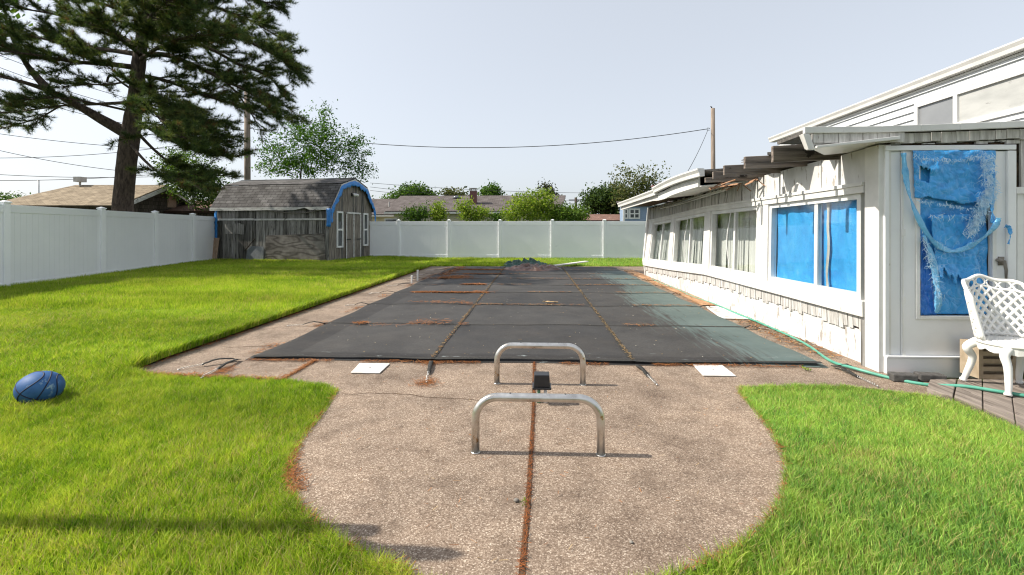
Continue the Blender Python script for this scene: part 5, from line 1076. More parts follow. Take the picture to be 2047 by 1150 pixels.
def wire(pa, pb, sag, r, label):
    pts = [pa.lerp(pb, t)-Vector((0, 0, sag*4*t*(1-t))) for t in np.linspace(0, 1, 26)]; mb = MB(); mb.tube(pts, r, 5); tag(mb.build('overhead_wire', 'wire', smooth=True), label, 'wire', 'overhead wires')
wire(PD(500, 257, 29), PD(1414, 258, 27), PD(960, 258, 28).z-PD(960, 296, 28).z, .02, 'long sagging wire from the shed pole across to the bare pole')
wire(PD(1415, 260, 27), PD(1370, 351, 20), .12, .013, 'short slanting wire dropping from the bare pole to the roof')
WL = [(486, 246, -40, 95, .5, 'top wire slanting through the pine crown to the shed pole'), (486, 262, -40, 120, .5, 'wire slanting down past the pine trunk, second from the top'), (486, 277, -40, 165, .6, 'third wire from the top slanting to the shed pole'),
      (470, 300, -40, 262, .3, 'nearly level wire passing low behind the pine trunk'), (360, 350, -40, 292, .3, 'wire descending toward the tan roof from the left edge'), (488, 268, -40, 316, .4, 'wire rising from the left edge to the shed pole'), (350, 352, -40, 347, .15, 'lower level wire just above the tan roof'), (350, 345, -40, 361, .15, 'lowest wire above the tan roof at the left edge')]
for a, b, c, d, s, lb in WL: wire(PD(a, b, 29), PD(c, d, 26), s, .016, lb)
for (a, b, c, d, lb) in ((740, 366, 1260, 386, 'faint far wire, highest of those right of the shed'), (740, 374, 1150, 402, 'faint far wire, middle of those right of the shed'), (740, 381, 1150, 407, 'faint far wire, lowest of those right of the shed'), (1151, 399, 1400, 392, 'faint far wire running right from the small distant pole')): wire(PD(a, b, 55), PD(c, d, 62), .35, .022, lb)

# ---------------------------------------------------------------- trees
def leaf_quads(C, N, size, asp=.55, fold=True):
    """leaf-shaped quads: centres C, normals N (unit), size per leaf"""
    n = len(C); a = np.cross(N, NR.normal(size=(n, 3))); a /= np.linalg.norm(a, axis=1)[:, None]+1e-9; b = np.cross(N, a); s = size[:, None]
    return np.stack([C-a*s*.5, C+b*s*asp*.5-N*s*.08, C+a*s*.5, C-b*s*asp*.5-N*s*.08], 1).reshape(-1, 3)
def tints(n, pal, k=4, var=.25, dark=None):
    pal = np.array(pal); i = NR.integers(0, len(pal), n); t = NR.random((n, 1)); c = pal[i]*(1-t)+pal[NR.integers(0, len(pal), n)]*t; c = c*(1+var*(NR.random((n, 1))*2-1))
    return np.repeat(np.clip(c, 0, 1), k, 0)
GREEN = [(.055, .12, .02), (.085, .17, .026), (.04, .09, .02), (.12, .20, .034)]
BRIGHT = [(.17, .28, .03), (.26, .36, .045), (.12, .21, .024), (.34, .40, .07)]
DARK = [(.03, .06, .018), (.045, .085, .022), (.06, .10, .03)]
OLIVE = [(.10, .12, .045), (.14, .15, .06), (.08, .11, .035), (.17, .17, .08)]
def tree(name, label, cat, base, blobs, nc, per, ls, pal, tr_r, group=None, spread=.35, open_=0, bark='twig_bark', limbs=26, thin=1.0):
    """blobs: ellipsoids (centre, radii) filling the crown; leaves gather in clusters at the ends of limbs"""
    o = root(name, label, cat, (base.x, base.y, 0), group); wts = np.array([b[1][0]*b[1][1]*b[1][2] for b in blobs]); wts = wts/wts.sum(); cl = []
    for _ in range(nc):
        c, r = blobs[NR.choice(len(blobs), p=wts)]; v = NR.normal(size=3); v /= np.linalg.norm(v); rr = NR.random()**(.42 if not open_ else .6); cl.append(np.array(c)+v*rr*np.array(r))
    cl = np.array(cl); n = nc*per; 
    if bark == 'bark':      # open crowns: leaves sit along short outward sprays
        ctr = np.average([b[0] for b in blobs], axis=0, weights=wts); dv = cl-ctr+NR.normal(size=cl.shape)*.8+np.array([0, 0, .3]); dv /= np.linalg.norm(dv, axis=1)[:, None]
        C = np.repeat(cl, per, 0)+np.repeat(dv, per, 0)*(NR.random((n, 1))*1.5-.9)*spread*3.2+NR.normal(size=(n, 3))*spread*.42
    else: C = np.repeat(cl, per, 0)+NR.normal(size=(n, 3))*spread*np.array([1, 1, .7])
    N = NR.normal(size=(n, 3))+np.array([0, 0, .5]); N /= np.linalg.norm(N, axis=1)[:, None]
    V = leaf_quads(C, N, ls*(.7+.6*NR.random(n))); tn = tints(n, pal); cv = np.repeat(.8+.4*NR.random(nc), per*4)[:, None]; tn = np.clip(tn*cv, 0, 1)
    np_mesh('crown', V, 4, 'leaf', tn, o)
    mb = MB(); top = max(b[0][2] for b in blobs); cx = np.average([b[0][:2] for b in blobs], axis=0, weights=wts); B = Vector((base.x, base.y, -.03)); M_ = Vector((cx[0], cx[1], top)); zl = min(b[0][2]-b[1][2] for b in blobs)
    tp = [B, B.lerp(M_, .35)+Vector((.1, .05, 0)), B.lerp(M_, .65)-Vector((.08, 0, 0)), M_]; sp_ = smooth_path(tp, 5); sp_ = sp_[:max(4, int(len(sp_)*.72))]; mb.tube(sp_, [lerp(tr_r, tr_r*.18, i/(len(sp_)-1)) for i in range(len(sp_))], 8)
    ends = []
    for k in range(nc):
        e = Vector(cl[k])
        if k >= limbs:
            if bark == 'bark' and ends:
                s_ = min(ends, key=lambda p_: (p_-e).length); mb.tube([s_, s_.lerp(e, .5)+Vector((0, 0, .05)), e], [.026, .018, .010], 4)
            continue; t = min(.95, max(.25, (e.z-B.z)/(M_.z-B.z+.01)-.28+NR.random()*.1)); s_ = B.lerp(M_, t); md = s_.lerp(e, .55)+Vector((0, 0, -.08*(e-s_).length)); q = smooth_path([s_, md, e], 4); r_ = tr_r*.42*(1-t*.5)*thin; mb.tube(q, [lerp(r_, .012, i/(len(q)-1)) for i in range(len(q))], 5); ends += [q[-1], q[len(q)//2], q[-3]]
    mb.build('trunk', bark, o, True); return o
def blob(px, py, d, rx, ry=None, rz=None): c = PD(px, py, d); k = d/F; return (tuple(c), (rx*k, (ry or rx)*k, (rz or rx)*k))
D = 25.5
tree('broadleaf_tree', 'sparse broadleaf tree with open branches rising behind the shed', 'tree', PD(572, 460, D), [blob(620, 265, D, 62, 50, 45), blob(590, 325, D, 85, 60, 38), blob(690, 300, D, 55, 45, 50), blob(640, 225, D, 22, 20, 16), blob(715, 345, D, 35, 30, 25), blob(545, 290, D, 35, 30, 30)], 340, 36, .118, [(.04, .11, .010), (.065, .16, .014), (.10, .22, .018), (.03, .075, .010)], .15, spread=.25, limbs=60, bark='bark', thin=.85)
D = 27
tree('bush', 'dense dark green bush under the pine behind the left fence', 'bush', PD(390, 460, D), [blob(380, 350, D, 50, 45, 48), blob(420, 385, D, 45, 40, 32), blob(345, 320, D, 28, 25, 25)], 230, 34, .15, [(.05, .11, .02), (.10, .18, .03), (.035, .07, .015), (.15, .22, .04)], .12, spread=.3)
tree('bush', 'low bush peeking over the left fence by the thin pole', 'bush', PD(20, 460, 30), [blob(10, 400, 30, 28, 20, 12), blob(45, 404, 30, 15, 14, 7)], 40, 24, .16, GREEN, .08, spread=.25)
SH = 24.5
for (lb, bl, pal, nc_) in (('dark green shrub leftmost above the back fence', [blob(830, 430, SH, 24, 24, 16), blob(846, 425, SH, 16, 16, 15)], GREEN, 80), ('slim yellow-green shrub in front of the grey roof', [blob(877, 425, SH, 12, 12, 22)], BRIGHT, 60),
        ('spreading yellow-green shrub in front of the brick chimney', [blob(930, 420, SH, 16, 16, 24), blob(952, 428, SH, 26, 22, 14), blob(968, 420, SH, 9, 9, 14)], BRIGHT, 110), ('tiny shrub between the chimney shrub and the tall bush', [blob(993, 436, SH, 8, 8, 9)], GREEN, 20),
        ('tall bright green bush at the middle of the back fence', [blob(1050, 415, SH, 42, 35, 30), blob(1082, 400, SH, 28, 25, 26), blob(1025, 430, SH, 28, 25, 16), blob(1095, 425, SH, 28, 25, 20)], BRIGHT, 330), ('rounded mid-green bush right of the tall bright one', [blob(1140, 430, SH, 38, 30, 19), blob(1118, 428, SH, 22, 20, 18)], [(.07, .14, .022), (.11, .19, .03), (.16, .24, .04)], 190)):
    c = bl[0][0]; tree('shrub', lb, 'shrub', Vector((c[0], c[1], 0)), bl, nc_, 20, .115, pal, .05, 'shrubs along the back fence', spread=.15, limbs=14)
FT = 60
tree('round_tree', 'rounded green tree crown showing over the grey roof at the left', 'tree', PD(825, 460, FT), [blob(825, 390, FT, 36, 30, 19), blob(850, 395, FT, 20, 18, 12), blob(785, 402, FT, 22, 16, 10)], 150, 30, .32, GREEN, .3, 'trees beyond the houses', spread=.5)
tree('round_tree', 'ragged low tree crown left of the brick chimney', 'tree', PD(908, 460, FT), [blob(900, 390, FT, 15, 12, 8), blob(925, 392, FT, 9, 9, 10), blob(890, 384, FT, 5, 5, 5)], 46, 26, .32, OLIVE, .25, 'trees beyond the houses', spread=.42)
tree('round_tree', 'compact tree crown right of the brick chimney', 'tree', PD(980, 460, FT), [blob(980, 388, FT, 19, 16, 14), blob(985, 378, FT, 9, 9, 7)], 80, 28, .32, GREEN, .25, 'trees beyond the houses', spread=.42)
tree('conifer', 'dark narrow conifer rising behind the tall bright bush', 'tree', PD(1092, 460, 50), [blob(1088, 375, 50, 10, 10, 10), blob(1095, 388, 50, 14, 12, 10), blob(1102, 402, 50, 15, 14, 14), blob(1106, 420, 50, 16, 14, 14)], 110, 30, .24, [(.04, .055, .03), (.07, .08, .045), (.10, .10, .06)], .2, spread=.32)
tree('dense_tree', 'dense dark green tree left of the tall open tree', 'tree', PD(1205, 460, 45), [blob(1205, 405, 45, 36, 30, 27), blob(1235, 400, 45, 28, 25, 30), blob(1180, 415, 45, 16, 15, 18), blob(1220, 385, 45, 14, 12, 14)], 260, 30, .27, DARK+[(.09, .14, .035)], .3, spread=.42)
tree('tall_tree', 'tall open tree with pale foliage and bare limbs behind the sunroom roof', 'tree', PD(1252, 460, 42), [blob(1255, 358, 42, 30, 28, 24), blob(1300, 368, 42, 40, 30, 34), blob(1240, 385, 42, 20, 20, 22), blob(1335, 395, 42, 22, 20, 16), blob(1285, 405, 42, 40, 30, 22)], 190, 20, .23, OLIVE+[(.08, .12, .035), (.20, .21, .11)], .24, spread=.42, limbs=90, bark='bark', thin=.6)

# big pine behind the left fence
PDD = 16.4
pine = root('pine_tree', 'huge old pine with long layered limbs behind the left fence', 'tree', (*PD(245, 445, PDD)[:2], 0))
tk = [(243, 470, 24), (245, 418, 22), (249, 372, 21), (254, 320, 21), (260, 275, 21), (267, 225, 17.5), (273, 180, 16), (277, 130, 15), (285, 70, 13), (296, 0, 11), (305, -80, 9.5), (310, -180, 7), (312, -290, 3)]
tp = smooth_path([PD(a, b, PDD) for a, b, r in tk], 5); rr = np.interp(np.linspace(0, len(tk)-1, len(tp)), range(len(tk)), [r*.80*PDD/F for a, b, r in tk]); tp[0].z = -.05
mb = MB(); mb.tube(tp, [float(q)*(1+.05*nz(i*.9)) for i, q in enumerate(rr)], 16); trunk = mb.build('trunk', 'bark', pine, True)
TUF = []; TW = MB()
def needles(P, D_, n_per, ln, wd):
    """tufts of needles at points P along directions D_"""
    n = len(P); C = np.repeat(P, n_per, 0); d = np.repeat(D_, n_per, 0)*.7+NR.normal(size=(n*n_per, 3))*.62+np.array([0, 0, .18]); d /= np.linalg.norm(d, axis=1)[:, None]; L = ln*(.7+.6*NR.random((n*n_per, 1)))
    s = np.cross(d, NR.normal(size=d.shape)); s /= np.linalg.norm(s, axis=1)[:, None]+1e-9; s *= wd*(.7+.6*NR.random((n*n_per, 1)))
    C = C-d*L*.1; return np.stack([C-s, C+s, C+d*L], 1).reshape(-1, 3)
NP, ND = [], []
def limb(path, r0, start=.3, dens=1.0, blen=1.2, droop=.10):
    """path: (px, py, depth offset). A limb tube with side branchlets carrying needle tufts"""
    pts = smooth_path([PD(a if a < 300 else 300+(a-300)*.86, b, PDD+dz) for a, b, dz in path], 7); n = len(pts); mb = MB(); mb.tube(pts, [lerp(r0, .014, (i/(n-1))**.8) for i in range(n)], 8)
    L = sum((pts[i+1]-pts[i]).length for i in range(n-1)); nb = int(L*(1-start)*9.5*dens)
    for k in range(nb):
        t = start+(1-start)*(k+R.random())/nb; i = min(n-2, int(t*(n-1))); p = pts[i].lerp(pts[i+1], t*(n-1)-i); ax = (pts[i+1]-pts[i]).normalized(); sd = ax.cross(Vector((0, 0, 1))).normalized()*R.choice((-1, 1))
        bl = .90*blen*R.uniform(.4, 1.15)*(1-.45*max(0, t-.6)/.4); d = (ax*R.uniform(.5, 1.2)+sd*R.uniform(.25, 1.1)+Vector((0, 0, R.uniform(-.05, .38)))).normalized(); m_ = max(5, int(bl/.075)); prev = p; q = [p]
        for s in range(m_):
            d = (d+Vector((R.gauss(0, .09), R.gauss(0, .09), -droop*.09+R.gauss(.02, .07)))).normalized(); prev = prev+d*bl/m_; q.append(prev)
            if s >= m_*.22:
                NP.append(tuple(prev)); ND.append(tuple(d))
                for _q in range(R.choice((0, 1, 1, 2))):
                    sd2 = (d+Vector((R.gauss(0, .6), R.gauss(0, .6), R.gauss(0.05, .3)))).normalized()
                    for w in (.10, .19, .27)[:R.choice((1, 2, 3))]: NP.append(tuple(prev+sd2*w)); ND.append(tuple(sd2))
        mb.tube(q[::2]+[q[-1]], [lerp(.016, .004, i_/(len(q[::2])))for i_ in range(len(q[::2])+1)], 4)
    mb.build('limb', 'bark', pine, True)
LIMBS = [
 ([(256, 268, 0), (205, 240, -.3), (160, 214, -.6), (100, 183, -1), (30, 160, -1.5), (-60, 140, -2)], .25, .72, .5, 1.3), ([(100, 183, -1), (70, 150, -1.1), (48, 120, -1.3), (18, 60, -1.5), (8, 10, -1.6)], .17, .25, .55, 1.4),
 ([(268, 135, 0), (215, 128, -.8), (150, 124, -1.5), (70, 110, -2.2), (-20, 100, -3)], .12, .22, 1.25, 1.5), ([(272, 108, 0), (215, 100, .6), (150, 92, 1.2), (70, 75, 1.8), (-10, 70, 2)], .11, .3, 1.1, 1.4),
 ([(275, 95, 0), (225, 65, .4), (165, 42, .8), (90, 25, 1.2), (0, 12, 1.6)], .13, .42, .6, 1.1), ([(268, 160, 0), (225, 168, .8), (170, 170, 1.5), (110, 175, 2)], .05, .35, .7, 1.0),
 ([(262, 205, 0), (200, 208, .8), (120, 212, 1.6), (50, 222, 2), (-15, 228, 2.4)], .08, .25, .75, 1.1), ([(258, 222, 0), (180, 205, -1), (110, 196, -1.6), (40, 200, -2.2)], .05, .35, .7, 1.0), ([(120, 212, 1.6), (80, 235, 1.4), (30, 250, 1.4), (-20, 262, 1.4)], .04, .15, .8, .9),
 ([(270, 175, 0), (310, 190, -.8), (360, 212, -1.4), (410, 250, -1.8), (450, 285, -2)], .10, .10, 1.2, 1.5), ([(272, 150, 0), (330, 160, .5), (395, 180, 1), (450, 198, 1.4), (500, 210, 1.8)], .10, .12, 1.15, 1.5),
 ([(278, 110, 0), (335, 110, -.6), (400, 130, -1.2), (470, 160, -1.8), (540, 190, -2), (598, 232, -2.2)], .12, .2, 1.1, 1.4), ([(282, 80, 0), (340, 75, .5), (420, 90, 1), (510, 130, 1.4), (570, 150, 1.6), (600, 178, 1.7)], .12, .25, 1.0, 1.4),
 ([(288, 45, 0), (360, 35, -.8), (440, 55, -1.4), (520, 80, -1.8), (590, 110, -2), (618, 130, -2)], .12, .2, 1.1, 1.4), ([(292, 20, 0), (370, 5, .8), (450, 15, 1.4), (530, 40, 1.8), (600, 76, 2)], .12, .2, 1.1, 1.4), ([(300, -20, 0), (380, -40, 0), (460, -30, 0), (520, -8, 0), (572, 6, 0)], .11, .25, 1.1, 1.5),
 ([(280, 120, 0), (320, 95, -1.4), (380, 75, -2.6), (450, 70, -3.6)], .09, .2, 1.0, 1.4), ([(470, 160, -1.8), (500, 185, -1.9), (530, 220, -2), (550, 250, -2)], .04, .1, .9, .8),
 ([(262, 235, 0), (300, 258, -.6), (345, 280, -1), (400, 300, -1.3), (480, 312, -1.5)], .08, .2, 1.1, 1.3), ([(262, 252, 0), (310, 300, .4), (355, 330, .6), (410, 350, .8), (470, 352, 1)], .07, .35, 1.0, 1.1), ([(258, 285, 0), (290, 322, -1), (330, 350, -1.6), (385, 366, -2), (420, 380, -2.2)], .06, .35, .8, 1.0), ([(266, 200, 0), (310, 225, 1), (370, 245, 1.8), (430, 260, 2.4)], .07, .15, 1.0, 1.3), ([(270, 190, 0), (300, 215, -1.8), (330, 245, -2.8), (370, 275, -3.4)], .06, .2, 1.0, 1.2),
 ([(290, 40, 0), (240, 20, -.8), (180, 0, -1.5), (110, -20, -2)], .1, .15, 1.0, 1.4), ([(298, 0, 0), (250, -15, 1), (190, -35, 2), (120, -50, 2.6)], .1, .15, .9, 1.4), ([(280, 110, 0), (250, 85, -1.8), (215, 60, -3), (170, 45, -4)], .08, .25, .9, 1.3), ([(288, 60, 0), (300, 35, -2), (320, 15, -3.5), (350, 0, -4.5)], .09, .15, 1.1, 1.4), ([(285, 80, 0), (300, 65, 2), (330, 50, 3.5), (360, 40, 4.5)], .09, .15, 1.1, 1.4),
 ([(303, -60, 0), (230, -90, 0), (140, -110, .5), (50, -100, 1)], .1, .15, .9, 1.5), ([(305, -80, 0), (390, -110, 0), (480, -100, -.5), (560, -70, -1)], .1, .15, .9, 1.5), ([(308, -150, 0), (240, -180, 1), (160, -190, 1.5)], .08, .15, .9, 1.5), ([(308, -150, 0), (390, -180, -1), (470, -180, -1.5)], .08, .15, .9, 1.5), ([(311, -230, 0), (260, -260, 1), (220, -270, 1.5)], .06, .1, 1, 1.4), ([(311, -230, 0), (370, -260, -1), (400, -280, -1.5)], .06, .1, 1, 1.4), ([(304, -70, 0), (300, -100, -2.5), (310, -120, -4.5)], .08, .15, 1, 1.5), ([(300, -30, 0), (310, -50, 2.5), (330, -70, 4.5)], .08, .15, 1, 1.5), ([(311, -200, 0), (312, -330, 0)], .05, .1, 1.6, 1.2)]
for pth, r_, st_, dn_, bl_ in LIMBS: limb(pth, r_*.86, st_, dn_, bl_)
mb = MB(); mb.tube(smooth_path([PD(262, 178, PDD), PD(240, 163, PDD-.2), PD(226, 152, PDD-.3), PD(217, 154, PDD-.3), PD(214, 165, PDD-.3)], 4), .035, 6); mb.tube(smooth_path([PD(262, 165, PDD), PD(245, 156, PDD), PD(222, 150, PDD)], 4), .02, 6); mb.build('dead_branch', 'bark', pine, True)
NP = np.array(NP); ND = np.array(ND); V = needles(NP, ND, 26, .18, .0056); nn_ = len(V)//3
ptint = np.repeat(.75+.5*NR.random(len(NP)), 26); base_ = np.array([(.05, .085, .028), (.085, .13, .038), (.15, .18, .055), (.065, .10, .04)])[NR.integers(0, 4, len(NP))]; brown = NR.random(len(NP)) < .07; base_[brown] = (.12, .08, .035)
np_mesh('crown', V, 3, 'needle', np.repeat(np.repeat(base_, 26, 0)*ptint[:, None], 3, 0), pine)

shade = tree('unseen_shade_tree', 'unseen leafy tree added beyond the left edge to shade the lawn by the shed', 'tree', Vector((-21.0, 15.0, 0)), [((-21.2, 15.8, 11.0), (2.0, 2.2, 3.6)), ((-20.6, 13.0, 9.8), (1.9, 1.9, 3.4)), ((-21.0, 14.6, 7.7), (1.8, 2.4, 1.6))], 330, 30, .26, GREEN, .2, spread=.4)  # out-of-frame tree added to deepen the shade on the lawn near the shed
# ---------------------------------------------------------------- lawn
PLK = [tuple(G(1853, 757)[:2]), tuple(G(2230, 757)[:2]), tuple(G(2240, 930)[:2]), tuple(G(2040, 846)[:2]), tuple(G(1965, 814)[:2]), tuple(G(1905, 792)[:2]), tuple(G(1849, 777)[:2])]
SHP = [tuple(S(u, v, 0)[:2]) for u, v in ((-.02, -.04), (SL+.03, -.04), (SL+.03, SW), (-.02, SW))]
def lawn_points(n, x0, x1, y0, y1):
    x = NR.uniform(x0, x1, n); y = NR.uniform(y0, y1, n)
    cs, sn = math.cos(PSI), math.sin(PSI); d = -x*sn*-1*0+(-x*sn+0)*1*0+(x*-sn+y*cs); xc = x*cs+y*sn; px = PCX+F*xc/np.maximum(d, .05)
    k = (d > 1.35) & (px > -330) & (px < 2380)
    k &= ~inpoly(x, y, DECK) & ~inpoly(x, y, PLK) & ~inpoly(x, y, SHP) & ~((x > 3.05) & (y > 4.3) & (y < 13.7)) & ~((x > 3.3) & (y > 3.95) & (y < 14))
    xf = np.interp(y, [0, 9.5, 18.0, 20.2, 22.2], [-9.1, -11.15, -13.0, -13.35, -13.7]); k &= (x > xf+.02) & (y < FY+.0)
    return x[k], y[k], d[k]
def blades(n, x0, x1, y0, y1, h, w, seg2, lean=.5, pts=None):
    x, y = pts if pts else lawn_points(n, x0, x1, y0, y1)[:2]
    n = len(x); hh = h*(.45+.75*NR.random(n))*(.72+.35*vnoise(x, y, 1.7, 3)+.40*vnoise(x, y, 14, 31)); th = NR.random(n)*2*math.pi; ph = NR.random(n)*2*math.pi; ln = hh*lean*(.25+.95*NR.random(n)); z0 = -.036+zoff(x, y)
    bx_, by_ = np.cos(th)*w*.5, np.sin(th)*w*.5; lx, ly = np.cos(ph)*ln, np.sin(ph)*ln
    a = vnoise(x, y, .55, 5); b = vnoise(x, y, 2.2, 7); c = vnoise(x, y, 7, 9); e = vnoise(x, y, 22, 13); q = np.clip(.52+1.35*(.22*a+.20*b+.26*c+.32*e-.5)+.22*NR.normal(size=n), 0, 1)[:, None]
    g0, g1, g2 = np.array((.10, .205, .016)), np.array((.275, .405, .028)), np.array((.50, .53, .09)); col = np.where(q < .5, g0+(g1-g0)*q*2, g1+(g2-g1)*(q-.5)*2); rt = np.clip((x-.3)/1.0, 0, 1)[:, None]; col = col*(1-rt)+(col*np.array((.86, 1.0, 1.0))+np.array((.02, .03, .045)))*rt; dry = NR.random(n) < (.07+.07*(x > .5)+.12*(vnoise(x, y, 1.1, 21) > .72)); col[dry] = np.array((.42, .36, .15)); col *= (.80+.40*vnoise(x*.30+y*.12, y, 1.5, 41))[:, None]; col *= 1.13*(.74+.52*NR.random((n, 1)))
    P0 = np.stack([x-bx_, y-by_, z0], 1); P1 = np.stack([x+bx_, y+by_, z0], 1)
    if not seg2: V = np.stack([P0, P1, np.stack([x+lx, y+ly, z0+hh], 1)], 1); k = 3
    else:
        mx, my, mz = x+lx*.35, y+ly*.35, z0+hh*.6; tx, ty, tz = x+lx*1.15, y+ly*1.15, z0+hh*(1-.15*NR.random(n)); s = .75
        M0 = np.stack([mx-bx_*s, my-by_*s, mz], 1); M1 = np.stack([mx+bx_*s, my+by_*s, mz], 1); T0 = np.stack([tx-bx_*.12, ty-by_*.12, tz], 1); T1 = np.stack([tx+bx_*.12, ty+by_*.12, tz], 1)
        V = np.concatenate([np.stack([P0, P1, M1, M0], 1), np.stack([M0, M1, T1, T0], 1)], 1); k = 4
    m = V.shape[1]; return V.reshape(-1, 3), np.repeat(np.clip(col, 0, 1), m, 0), k
# near blades have two segments, farther ones are single and broader
GV4, GT4, GV3, GT3 = [], [], [], []
for (n, x0, x1, y0, y1, h, w, s2) in ((340000, -4.2, -.3, 1.4, 4.2, .056, .0035, 1), (270000, .3, 4.4, 1.4, 4.2, .054, .0035, 1), (240000, -8.6, -3.5, 3.2, 7, .072, .006, 1), (170000, -11.2, -3.5, 7, 11, .085, .009, 0), (190000, -13.2, -3.0, 11, 17, .085, .013, 0), (130000, -13.6, 5, 16.3, 21.7, .09, .018, 0)):
    V, T_, k = blades(n, x0, x1, y0, y1, h, w, s2); (GV4 if k == 4 else GV3).append(V); (GT4 if k == 4 else GT3).append(T_)
# ragged, taller fringe along the deck's edge
def fringe(P, n, h, w):
    P = np.array(P); seg = np.diff(P, axis=0); ln = np.linalg.norm(seg, axis=1); i = NR.choice(len(seg), n, p=ln/ln.sum()); t = NR.random(n)[:, None]; nr = np.stack([seg[i][:, 1], -seg[i][:, 0]], 1)/ln[i][:, None]
    p = P[i]+seg[i]*t-nr*(NR.random(n)[:, None]*.075-.016); V, T_, k = blades(0, 0, 0, 0, 0, h, w, 1, .55, (p[:, 0], p[:, 1])); GV4.append(V); GT4.append(T_)
fringe(DECK[0:14][::-1], 20000, .062, .0036); fringe([(-3.62, 16.6), (-3.62, 10)][::-1], 9000, .095, .010); fringe([(-3.62, 10), (-3.62, 4.08)][::-1], 16000, .095, .006); fringe(DECK[15:31][::-1], 15000, .056, .0036); fringe([(4.5, 16.93), (-3.6, 16.64)][::-1], 5000, .10, .014)
V4 = np.concatenate(GV4); T4 = np.concatenate(GT4); V3 = np.concatenate(GV3); T3 = np.concatenate(GT3)
# triangles are stored as quads with a doubled tip so that the lawn stays one object
n3 = len(V3)//3; v = V3.reshape(n3, 3, 3); t = T3.reshape(n3, 3, 3); eps = (v[:, 1]-v[:, 0])*.06
V34 = np.stack([v[:, 0], v[:, 1], v[:, 2]+eps, v[:, 2]-eps], 1).reshape(-1, 3); T34 = np.repeat(t[:, :1], 4, 1).reshape(-1, 3)
tag(np_mesh('grass', np.concatenate([V4, V34]), 4, 'grass_blade', np.concatenate([T4, T34])), 'bright green lawn grass around the pool deck', 'grass', kind='stuff')

# ---------------------------------------------------------------- fallen pine needles and leaf litter
NL = []; NT = []
def litter(x, y, z, L, w, pal, up=.25):
    n = len(x); th = NR.random(n)*2*math.pi; d = np.stack([np.cos(th), np.sin(th), NR.normal(size=n)*up*.3], 1); l = (L*(.5+.8*NR.random(n)))[:, None]; s = np.stack([-np.sin(th), np.cos(th), NR.normal(size=n)*.2], 1)*w; c = np.stack([x, y, z+NR.random(n)*.012], 1); bnd = np.stack([np.zeros(n), np.zeros(n), l[:, 0]*up*.2], 1)
    NL.append(np.stack([c-d*l/2-s, c-d*l/2+s, c+d*l/2+s+bnd, c+d*l/2-s+bnd], 1).reshape(-1, 3)); NT.append(tints(n, pal, 4, .3))
RUST = [(.24, .085, .028), (.34, .135, .045), (.16, .06, .022), (.44, .20, .08)]; TAN = [(.26, .18, .09), (.38, .28, .15), (.16, .11, .06)]
def along(pts, n, spread, z, L, w, pal, clump=0):
    pts = np.array([p[:2] for p in pts]); seg = np.diff(pts, axis=0); ln = np.linalg.norm(seg, axis=1); i = NR.choice(len(seg), n, p=ln/ln.sum()); t = NR.random(n); p = pts[i]+seg[i]*t[:, None]+NR.normal(size=(n, 2))*spread; p = p[inpoly(p[:, 0], p[:, 1], DECK)]
    if clump: k = vnoise(p[:, 0], p[:, 1], 2.2, clump) > .5; p = p[k]
    litter(p[:, 0], p[:, 1], z, L, w, pal)
along(JOINTS[0], 800, .0035, .003, .045, .0008, [(.22, .07, .025), (.32, .11, .035), (.12, .045, .02)]); along(JOINTS[1], 350, .010, .006, .06, .0012, RUST); along([(-2.75, 4.54), (-.4, 4.55), (2.65, 4.55)], 1500, .02, .008, .06, .0014, RUST, 5)
EDG = DECK[4:14]; along(EDG, 380, .014, .006, .07, .0014, RUST); along([(-1.36, 2.62), (-1.28, 2.45), (-1.16, 2.27)], 330, .03, .006, .07, .0011, RUST); along(DECK[17:27], 420, .012, .006, .06, .0011, RUST)
along([(-3.60, 4.2), (-3.60, 16.5)], 1300, .03, .006, .08, .0022, RUST); along([(-2.85, 4.5), (-2.85, 16.2)], 1500, .05, .006, .08, .0025, RUST, 9); along([(-3.6, 4.08), (-2.1, 3.95)], 800, .03, .006, .07, .002, RUST)
for k, y in enumerate(ROWS):
    along([(-2.4, y-.03), (-.9, y-.03)], (900, 1900, 1700, 1300, 1000, 900, 800)[k], .03, cover_z(-1.5, y)+.012, .09, .0026, RUST, 30+k); along([(-2.3, y-.02), (-.9, y+.05)], 500, .11, cover_z(-1.5, y)+.012, .08, .0022, RUST, 40+k); along([(-1, y), (2.6, y)], 520, .03, cover_z(0, y)+.012, .07, .0025, RUST+TAN, 50+k)
along([(-2.2, 14.9), (-1.0, 14.9)], 1200, .10, .035, .10, .004, RUST); along([(-2.3, 12.2), (-1.9, 12.8)], 700, .2, .035, .1, .004, RUST); along([(-2.5, 13), (-2.4, 16)], 700, .10, .035, .1, .004, RUST)
for x, n in ((COLS[0], 1100), (COLS[1], 1600)): along([(x, 4.6), (x, 16)], n, .010, .034, .035, .0022, TAN+[(.16, .10, .05)]+([(.30, .12, .04)] if x < 0 else []))
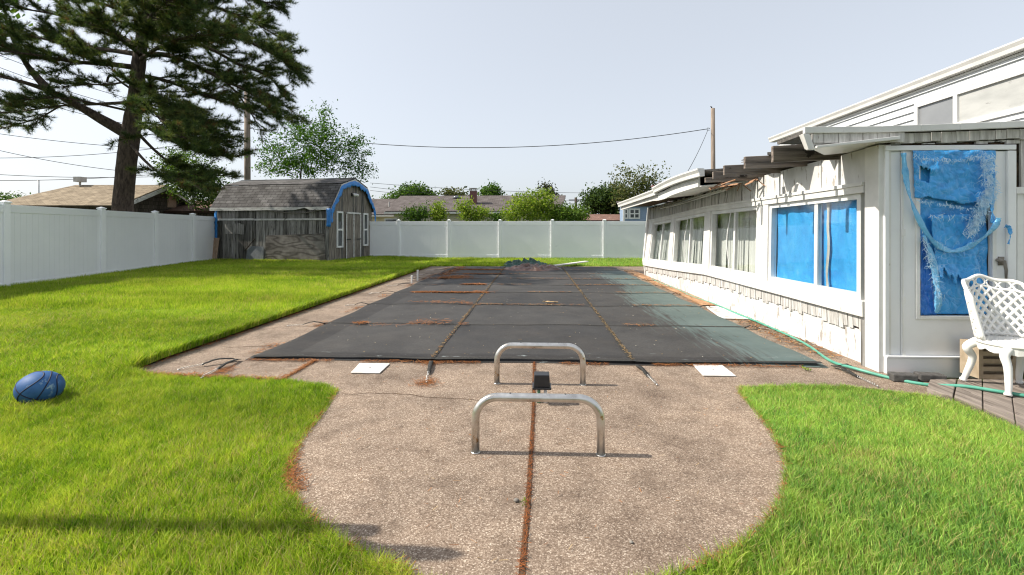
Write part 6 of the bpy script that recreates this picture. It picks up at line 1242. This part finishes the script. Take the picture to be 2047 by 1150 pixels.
for p in ((853, 766), (862, 726), (445, 742)): q = G(*p); litter(q.x+NR.normal(size=350)*.05, q.y+NR.normal(size=350)*.06, np.full(350, .006), .05, .0009, RUST)
n = 1500; x = NR.uniform(-2.7, 2.6, n); y = NR.uniform(4.7, 16, n); k = NR.random(n) < .5; x, y = x[k], y[k]; litter(x, y, np.full(len(x), .034), .02, .0035, TAN+[(.5, .48, .42)])
n = 900; x = NR.uniform(-3.5, 3, n); y = NR.uniform(1.7, 6, n); k = inpoly(x, y, DECK); litter(x[k], y[k], np.full(k.sum(), .004), .03, .0012, RUST+TAN)
along([(2.95, 5), (2.95, 13.5)], 2600, .10, .006, .06, .004, RUST+TAN)
tag(np_mesh('fallen_needles', np.concatenate(NL), 4, 'litter', np.concatenate(NT)), 'rust coloured fallen pine needles along joints, cover webbing and lawn edges', 'pine needles', kind='stuff')

# tiny weeds in the deck
for (p, s, lb) in ((G(1048, 1010), .018, 'tiny green weed in the centre joint of the pad'), (G(1612, 742), .04, 'tiny green weed on the deck near the cover corner')):
    n = 26; C = np.array([tuple(p)]*n)+NR.normal(size=(n, 3))*np.array([s*.5, s*.5, .008])+np.array([0, 0, .022]); N = NR.normal(size=(n, 3))+np.array([0, 0, 1]); N /= np.linalg.norm(N, axis=1)[:, None]
    tag(np_mesh('weed', leaf_quads(C, N, np.full(n, s*.55)), 4, 'leaf', tints(n, BRIGHT)), lb, 'weed')
# unseen post added left of frame to cast shadow across lawn and pad
pst = root('shadow_post', 'unseen wooden post added beyond the left edge to cast the long shadow', 'post', (-2.62, 1.96, 0))
mb = MB(); mb.tube([(-2.62, 1.99, -.05), (-2.62, 1.99, 1.86)], .045, 12); mb.build('shaft', 'pole_wood', pst, True)
mb = MB(); mb.tube([(-2.62, 1.925, 1.84), (-2.62, 1.87, 1.92), (-2.62, 1.86, 2.06), (-2.62, 1.86, 2.2), (-2.62, 1.86, 2.26)], [.02, .04, .048, .04, .012], 12); mb.build('shadow_tip', 'pole_wood', pst, True)  # upper piece offset and shaped for the shadow it throws on the pad
